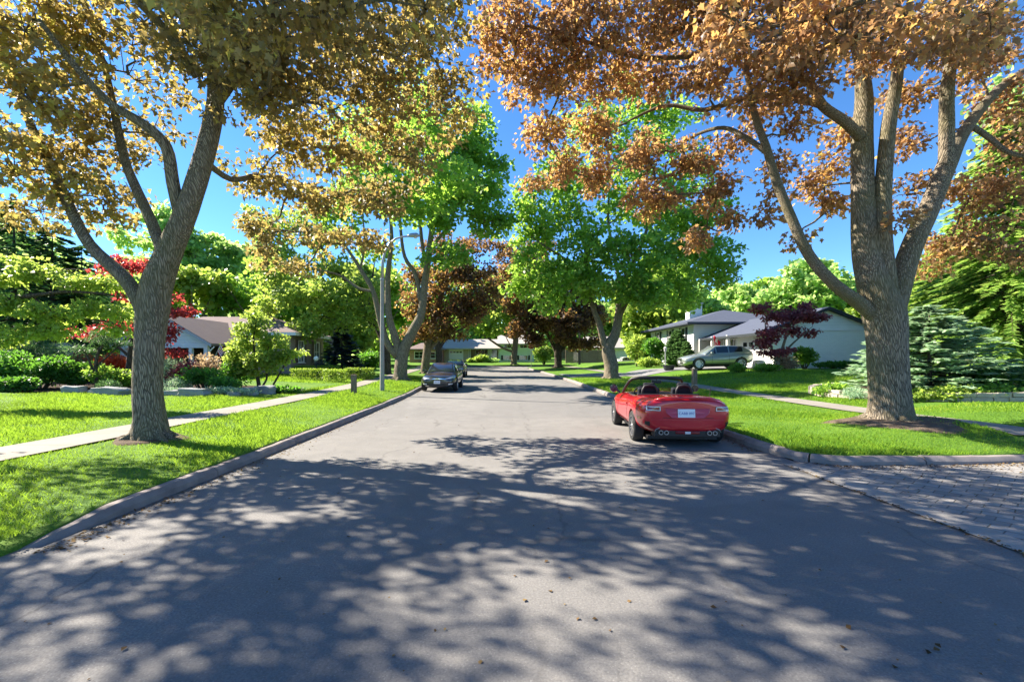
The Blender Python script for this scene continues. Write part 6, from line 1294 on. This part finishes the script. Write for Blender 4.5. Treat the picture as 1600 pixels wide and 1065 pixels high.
def house_right():
    gz = .9; root = tag(empty('house', (18, 36, gz)), 'white split level house with slate blue roof, garage gable and chimney on the right', 'house'); W = lambda x, y, z: Vector((x-18, y-36, z-gz))
    # garage block, gable end towards the viewer
    ga, gb, ya, yb3 = 17.6, 24.3, 29.6, 38.4
    MB().box(W((ga+gb)/2, (ya+yb3)/2, 2.2), (gb-ga, yb3-ya, 2.8)).build('wall', M['white_brick'], root)
    xm = (ga+gb)/2; zr, zl = 5.02, 3.62
    MB().prism([W(ga, ya+.01, 3.6), W(gb, ya+.01, 3.6), W(xm, ya+.01, zr-.1)], (0, yb3-ya-.2, 0)).build('gable', M['white_siding'], root)
    MB().box(W(xm, ya-.02, 3.58), (gb-ga, .06, .10)).build('gable_trim', M['trim_white'], root)
    mb = MB(); ov = .55; y0, y1 = ya-.4, yb3+.6
    for s, xe in ((-1, ga-ov-.45), (1, gb+ov)):
        zz = zl-.12*(1 if s > 0 else 1.6)
        mb.add([W(xm, y0, zr+.06), W(xe, y0, zz), W(xe, y1, zz), W(xm, y1, zr+.06), W(xm, y0, zr-.08), W(xe, y0, zz-.14), W(xe, y1, zz-.14), W(xm, y1, zr-.08)], [(0, 1, 2, 3), (7, 6, 5, 4), (0, 4, 5, 1), (1, 5, 6, 2), (2, 6, 7, 3), (3, 7, 4, 0)])
        MB().prism([W(xm, y0-.03, zr+.03), W(xe, y0-.03, zz-.02), W(xe, y0-.03, zz-.2), W(xm, y0-.03, zr-.16)], (0, .05, 0)).build('bargeboard', M['trim_black'], root)
    mb.build('roof', M['roof_blue'], root)
    MB().box(W(ga-ov-.46, (y0+y1)/2, zl-.28), (.1, y1-y0, .16)).build('gutter', M['trim_black'], root)
    # garage door and porch on the street side
    gd = MB().box(W(ga-.02, 31.9, 1.95), (.06, 3.4, 2.2)).build('garage_door', M['trim_white'], root)
    mb = MB()
    for k in range(3): mb.box(W(ga-.055, 31.9, 1.3+.52*k), (.02, 3.3, .02))
    mb.build('panel_groove', M['trim_grey'], gd)
    for k in range(4): MB().box(W(ga-.06, 30.75+.77*k, 2.75), (.03, .5, .3)).build('pane', M['window'], gd)
    window(root, W(ga, 35.3, 2.5), 2.1, 1.5, (-1, 0, 0), mull=3, curtain=True)
    dr = MB().box(W(ga-.02, 37.4, 2.05), (.06, .95, 2.1)).build('door', M['trim_black'], root); MB().box(W(ga-.08, 37.05, 2.0), (.06, .05, .12)).build('handle', M['chrome'], dr)
    for yy in (34.0, 36.5): MB().box(W(ga-.85, yy, 2.25), (.2, .2, 2.5)).build('porch_post', M['trim_white'], root)
    MB().box(W(ga-.6, 36.2, 1.0), (1.3, 4.6, .25)).build('porch_floor', M['kerb'], root)
    # two storey wing further along
    xa, xb2, y2, y3 = 16.2, 25.5, 38.8, 50.0
    MB().box(W((xa+xb2)/2, (y2+y3)/2, 2.75), (xb2-xa, y3-y2, 4.1)).build('wall', M['white_siding'], root)
    MB().box(W((xa+xb2)/2, (y2+y3)/2, .95), (xb2-xa+.05, y3-y2+.05, .9)).build('foundation', M['trim_grey'], root)
    ze, zt = 4.82, 6.35; e = (xa-.9, xb2+.9, y2-.9, y3+.9)
    MB().add([W(e[0], e[2], ze), W(e[1], e[2], ze), W(e[1], e[3], ze), W(e[0], e[3], ze), W(20.8, 43.0, zt), W(20.8, 46.0, zt), W(e[0], e[2], ze-.16), W(e[1], e[2], ze-.16), W(e[1], e[3], ze-.16), W(e[0], e[3], ze-.16)], [(0, 1, 4), (1, 2, 5, 4), (2, 3, 5), (3, 0, 4, 5), (0, 6, 7, 1), (1, 7, 8, 2), (2, 8, 9, 3), (3, 9, 6, 0), (9, 8, 7, 6)]).build('roof', M['roof_blue'], root)
    ch = MB().box(W(19.3, 46.2, 6.3), (1.3, .9, 2.0)).build('chimney', M['white_brick'], root); MB().box(W(19.3, 46.2, 7.34), (1.5, 1.1, .1)).build('chimney_cap', M['trim_grey'], ch)
    for yy, w in ((41.0, .95), (44.2, .95), (47.6, .9)): window(root, W(xa, yy, 3.85), w, 1.3, (-1, 0, 0), mull=0, shutters='trim_black')
    window(root, W(xa, 46.5, 1.9), 1.2, .7, (-1, 0, 0), mull=1)
    MB().box(W(17.2, 38.2, 2.2), (1.6, .2, 2.4)).build('porch_wall', M['trim_grey'], root)
house_right()
def flag_canada():
    x, y = 16.5, 35.6; z = PZ(548, y)+.25; root = tag(empty('flag', (x, y, z)), 'red and white maple leaf flag hanging at the white house porch', 'flag')
    MB().tube([(.55, 0, -.2), (-.1, 0, .95)], .016, 6).build('pole', M['trim_white'], root)
    # cloth hangs off the sloping pole, facing the street corner
    def P2(u, v): return Vector((-.08+.50*u-.05*math.sin(v*5), -.10*math.sin(u*7+v*3)-.02, .95-.85*u*.55-1.05*v*.75))
    d = Vector((.0, 0, 0))
    def strip(nm, u0, u1, mat):
        mb = MB(); n, m = 4, 8
        for i in range(n+1):
            for j in range(m+1): mb.v.append(tuple(P2(u0+(u1-u0)*i/n, j/m)))
        mb.f = [(i*(m+1)+j, (i+1)*(m+1)+j, (i+1)*(m+1)+j+1, i*(m+1)+j+1) for i in range(n) for j in range(m)]
        return mb.build(nm, mat, root, smooth=True, angle=0)
    strip('red_band', 0, .3, M['flag_red']); w = strip('white_band', .3, .72, M['flag_white']); strip('red_band', .72, 1, M['flag_red'])
    leaf = [(0, .5), (.1, .28), (.2, .33), (.16, .05), (.3, .2), (.33, .1), (.48, .12), (.43, 0), (.48, -.06), (.24, -.26), (.27, -.33), (.03, -.29), (.03, -.5)]
    leaf = leaf+[(-a, b) for a, b in reversed(leaf[1:])]
    mb = MB(); mb.quad(*[P2(.51+a*.36, .5-b*.5)+Vector((0, -.012, 0)) for a, b in leaf]); mb.build('maple_leaf', M['flag_red'], w, fix=False)
flag_canada()
def planter():
    x, y = PX(1045, 33.0), 33.0; z = Hs(x, y); root = tag(empty('planter', (x, y, z)), 'low black planter at the edge of the white house driveway', 'planter')
    MB().lathe([(.28, 0), (.34, .1), (.42, .34), (.44, .38), (.38, .38), (.36, .3)], 18, (0, 0, .02)).build('pot', M['trim_black'], root, smooth=True, angle=30); MB().lathe([(.001, .3), (.36, .3)], 16, (0, 0, .02)).build('soil', M['soil'], root)
planter()
def yard_lamp():
    x, y = PX(1039.5, 35.5), 35.5; z = Hs(x, y); root = tag(empty('garden_lamp', (x, y, z)), 'slim post lamp in front of the round dark shrub', 'lamp')
    MB().tube([(0, 0, -.1), (0, 0, 1.35)], .035, 8).build('post', M['trim_grey'], root, smooth=True); MB().lathe([(.07, 0), (.1, .05), (.13, .28), (.15, .3), (.02, .42)], 8, (0, 0, 1.35)).build('lantern', M['trim_grey'], root)
yard_lamp()
def house_far():
    y = 83; gz = 1.15; x0 = PX(694, y); root = tag(empty('house', (0, y, gz)), 'long pale bungalow with white garage door facing down the street from its far end', 'house'); W = lambda px, py, dy=0: (PX(px, y+dy), dy, PZ(py, y+dy)-gz)
    def wall(nm, a, b, top, mat, d=6, dy=0, bot=None):
        xa, xb2 = PX(a, y), PX(b, y); zt = PZ(top, y)-gz; zb = (PZ(bot, y)-gz) if bot else -.6
        return MB().box(((xa+xb2)/2, dy+d/2, (zt+zb)/2), (xb2-xa, d, zt-zb)).build(nm, M[mat], root)
    wall('wall', 694, 732, 544, 'beige_brick'); wall('wall', 732, 779.5, 544, 'grey_brick', 5, 1.2); wall('wall', 780, 834, 537, 'green_siding', 7, -.3)
    gd = wall('garage_door', 701.5, 724, 545.5, 'trim_white', .1, -.08)
    for k in range(4): MB().box((PX(705+5*k, y), -.1, PZ(550, y)-gz), (.42, .04, .25)).build('pane', M['window'], gd)
    for px in (732, 734.5, 764, 767, 779): MB().box((PX(px, y), .1, 1.3), (.16, .16, 2.9)).build('porch_post', M['trim_white'], root)
    for px, w in ((752, 2.2), (772, 1.0)): window(root, (PX(px, y), 1.2, PZ(552, y)-gz), w, 1.5, (0, -1, 0), mull=3)
    for px in (793, 818): window(root, (PX(px, y), -.3, PZ(558.5, y)-gz), 1.5, .75, (0, -1, 0), shutters='trim_black'); window(root, (PX(px, y), -.3, PZ(540.5, y)-gz), 1.3, .7, (0, -1, 0))
    for a, b, ze, zt in ((691, 783, 544, 531.5), (777, 838, 537, 525)):
        xa, xb2 = PX(a, y), PX(b, y); z0, z1 = PZ(ze, y)-gz, PZ(zt, y)-gz+.35; dd = .6 if a > 700 else 0
        MB().add([(xa, -.7-dd, z0), (xb2, -.7-dd, z0), (xb2, 7+dd, z0), (xa, 7+dd, z0), (xa+.02, 3.2, z1), (xb2-.02, 3.2, z1), (xa, -.7-dd, z0-.2), (xb2, -.7-dd, z0-.2), (xb2, 7+dd, z0-.2), (xa, 7+dd, z0-.2)], [(0, 1, 5, 4), (2, 3, 4, 5), (1, 2, 5), (3, 0, 4), (0, 6, 7, 1), (1, 7, 8, 2), (2, 8, 9, 3), (3, 9, 6, 0), (9, 8, 7, 6)]).build('roof', M['roof_grey'], root)
house_far()
def small_house(label, px0, px1, y, ybase, yeave, yridge, wallm, roofm, garage=None, door=None):
    gz = PZ(ybase, y); xa, xb2 = PX(px0, y), PX(px1, y); c = (xa+xb2)/2; w = xb2-xa; root = tag(empty('house', (c, y, gz)), label, 'house'); ze, zr = PZ(yeave, y)-gz, PZ(yridge, y)-gz
    MB().box((0, 3.5, ze/2-.3), (w, 7, ze+.6)).build('wall', M[wallm], root)
    MB().add([(-w/2-.5, -.6, ze), (w/2+.5, -.6, ze), (w/2+.5, 7.6, ze), (-w/2-.5, 7.6, ze), (-w/2+1.5, 3.5, zr), (w/2-1.5, 3.5, zr), (-w/2-.5, -.6, ze-.2), (w/2+.5, -.6, ze-.2), (w/2+.5, 7.6, ze-.2), (-w/2-.5, 7.6, ze-.2)], [(0, 1, 5, 4), (2, 3, 4, 5), (1, 2, 5), (3, 0, 4), (0, 6, 7, 1), (1, 7, 8, 2), (2, 8, 9, 3), (3, 9, 6, 0), (9, 8, 7, 6)]).build('roof', M[roofm], root)
    if garage:
        a, b = PX(garage[0], y)-c, PX(garage[1], y)-c; MB().box(((a+b)/2, -.05, 1.05), (b-a, .08, 2.1)).build('garage_door', M['trim_white'], root)
    for px in (door or ()): window(root, (PX(px, y)-c, 0, ze*.55), 1.6, 1.2, (0, -1, 0))
small_house('small red brick house seen between the left maple trunks at the street end', 640, 690, 80, 566, 545, 534, 'red_brick', 'roof_brown', None, (655, 680))
small_house('white bungalow with grey roof showing over the board fence', 905, 990, 80, 567, 543, 524, 'white_siding', 'roof_grey', (965, 984), (925, 945))
# ------------------------------------------------------------ grass
def grass(label, xs, ys, n, h0, h1, seed, mask, dens=None):
    rs = np.random.RandomState(seed); x = rs.uniform(*xs, n); y = ys[0]+(ys[1]-ys[0])*rs.random(n)**1.6
    k = mask(x, y); x, y = x[k], y[k]; patchy = np.sin(x*2.1+np.sin(y*1.7)*1.5)*np.sin(y*2.6+x)+rs.normal(size=len(x))*.5
    k = patchy > -.75; x, y = x[k], y[k]; n = len(x); z = H(x, y)-.012
    c = np.stack([x, y, z], 1); a = rs.random(n)*6.283; lean = rs.uniform(.15, .8, n)
    d = np.stack([np.cos(a)*lean, np.sin(a)*lean, np.ones(n)], 1); nr = np.stack([np.cos(a+1.2), np.sin(a+1.2), np.zeros(n)+.15], 1)
    s = rs.uniform(h0, h1, n)*(1+.025*y)*(1+.35*np.sin(x*1.3+y*.9))
    T = (T_BLADE[0]*np.array([1.5, 1, 1]), T_BLADE[1])
    o = leaves('grass', c, d, nr, s, T, M['grass_blade']); return tag(o, label, 'grass', kind='stuff')
offL = lambda x, y: xl(y)-x
def mL(x, y):
    d = offL(x, y); return (d > .19) & ~((d > 2.93) & (d < 4.07)) & ((x-bx)**2+(y-yb)**2 > .2) & ~((y > 16.6) & (x < -9.6)) & (y > 3.8)
def mR(x, y):
    d = x-xr(y); e = ((x-cx)/1.15)**2+((y-yc+.25)/.85)**2+.45*np.sin(4*x)*np.sin(5*y)
    return (d > .19) & ~((d > 4.53) & (d < 5.67)) & (y > corner_y0(x)+.2) & ((e > 1) | (np.random.RandomState(1).random(len(x)) < .4)) & ~((x > 11.2) & (y > 12.3) & (y < 17.4))
grass('short green grass of the left lawn and verge', (-17, -4), (3.8, 17), 210000, .035, .075, 201, mL)
grass('short green grass of the right lawn and verge', (4.7, 17), (7, 19), 150000, .035, .07, 202, mR)
grass('grass further along the left lawn', (-16, -4), (16, 34), 70000, .05, .09, 203, lambda x, y: (offL(x, y) > .2) & ~((offL(x, y) > 2.9) & (offL(x, y) < 4.1)) & ~((x < -9) & (y < 25)))
grass('grass further along the right lawn', (4, 18), (18, 33), 60000, .05, .09, 204, lambda x, y: (x-xr(y) > .2) & ~((x-xr(y) > 4.5) & (x-xr(y) < 5.7)) & ~((y > 31-.18*(x-4)) & (x-xr(y) > -1)))

# fallen leaf bits and grit lying in the gutters and on the pavers
M['litter'] = leaf_mat('leaf litter', [(0, (.05, .03, .015)), (.5, (.16, .10, .045)), (1, (.30, .22, .09))], (.2, .12, .04), .15, .8, .1)
def litter():
    rs = np.random.RandomState(77); P_ = []
    n = 1500; y = 3.9+34*rs.random(n)**1.7; P_.append(np.stack([xl(y)+.03+np.abs(rs.normal(size=n))*.13, y, g(y)], 1))
    n = 1000; y = 8.2+26*rs.random(n)**1.6; P_.append(np.stack([xr(y)-.03-np.abs(rs.normal(size=n))*.11, y, g(y)], 1))
    n = 900; x = 4.8+6*rs.random(n); P_.append(np.stack([x, corner_y0(x)-.03-np.abs(rs.normal(size=n))*.12, .014+.012*np.clip(x-5, 0, 9)], 1))
    n = 500; y = -1+8*rs.random(n); P_.append(np.stack([4.40+rs.normal(size=n)*.03, y, np.full(n, .012)], 1))
    n = 320; P_.append(np.stack([rs.uniform(-4, 4.3, n), 2+14*rs.random(n)**1.4, np.zeros(n)], 1))
    n = 260; x = rs.uniform(4.8, 11, n); P_.append(np.stack([x, rs.uniform(3, 6.9, n), .016+.012*np.clip(x-5, 0, 9)], 1))
    c = np.concatenate(P_); n = len(c); c[:, 2] += .004+.006*rs.random(n); d = rs.normal(size=(n, 3)); d[:, 2] *= .15; nr = rs.normal(size=(n, 3))*.25; nr[:, 2] += 1
    tag(leaves('leaf_litter', c, d, nr, .018+.03*rs.random(n)**2, T_LEAF, M['litter']), 'brown leaf bits and grit lying along the kerbs and pavers', 'leaf litter', kind='stuff')
litter()
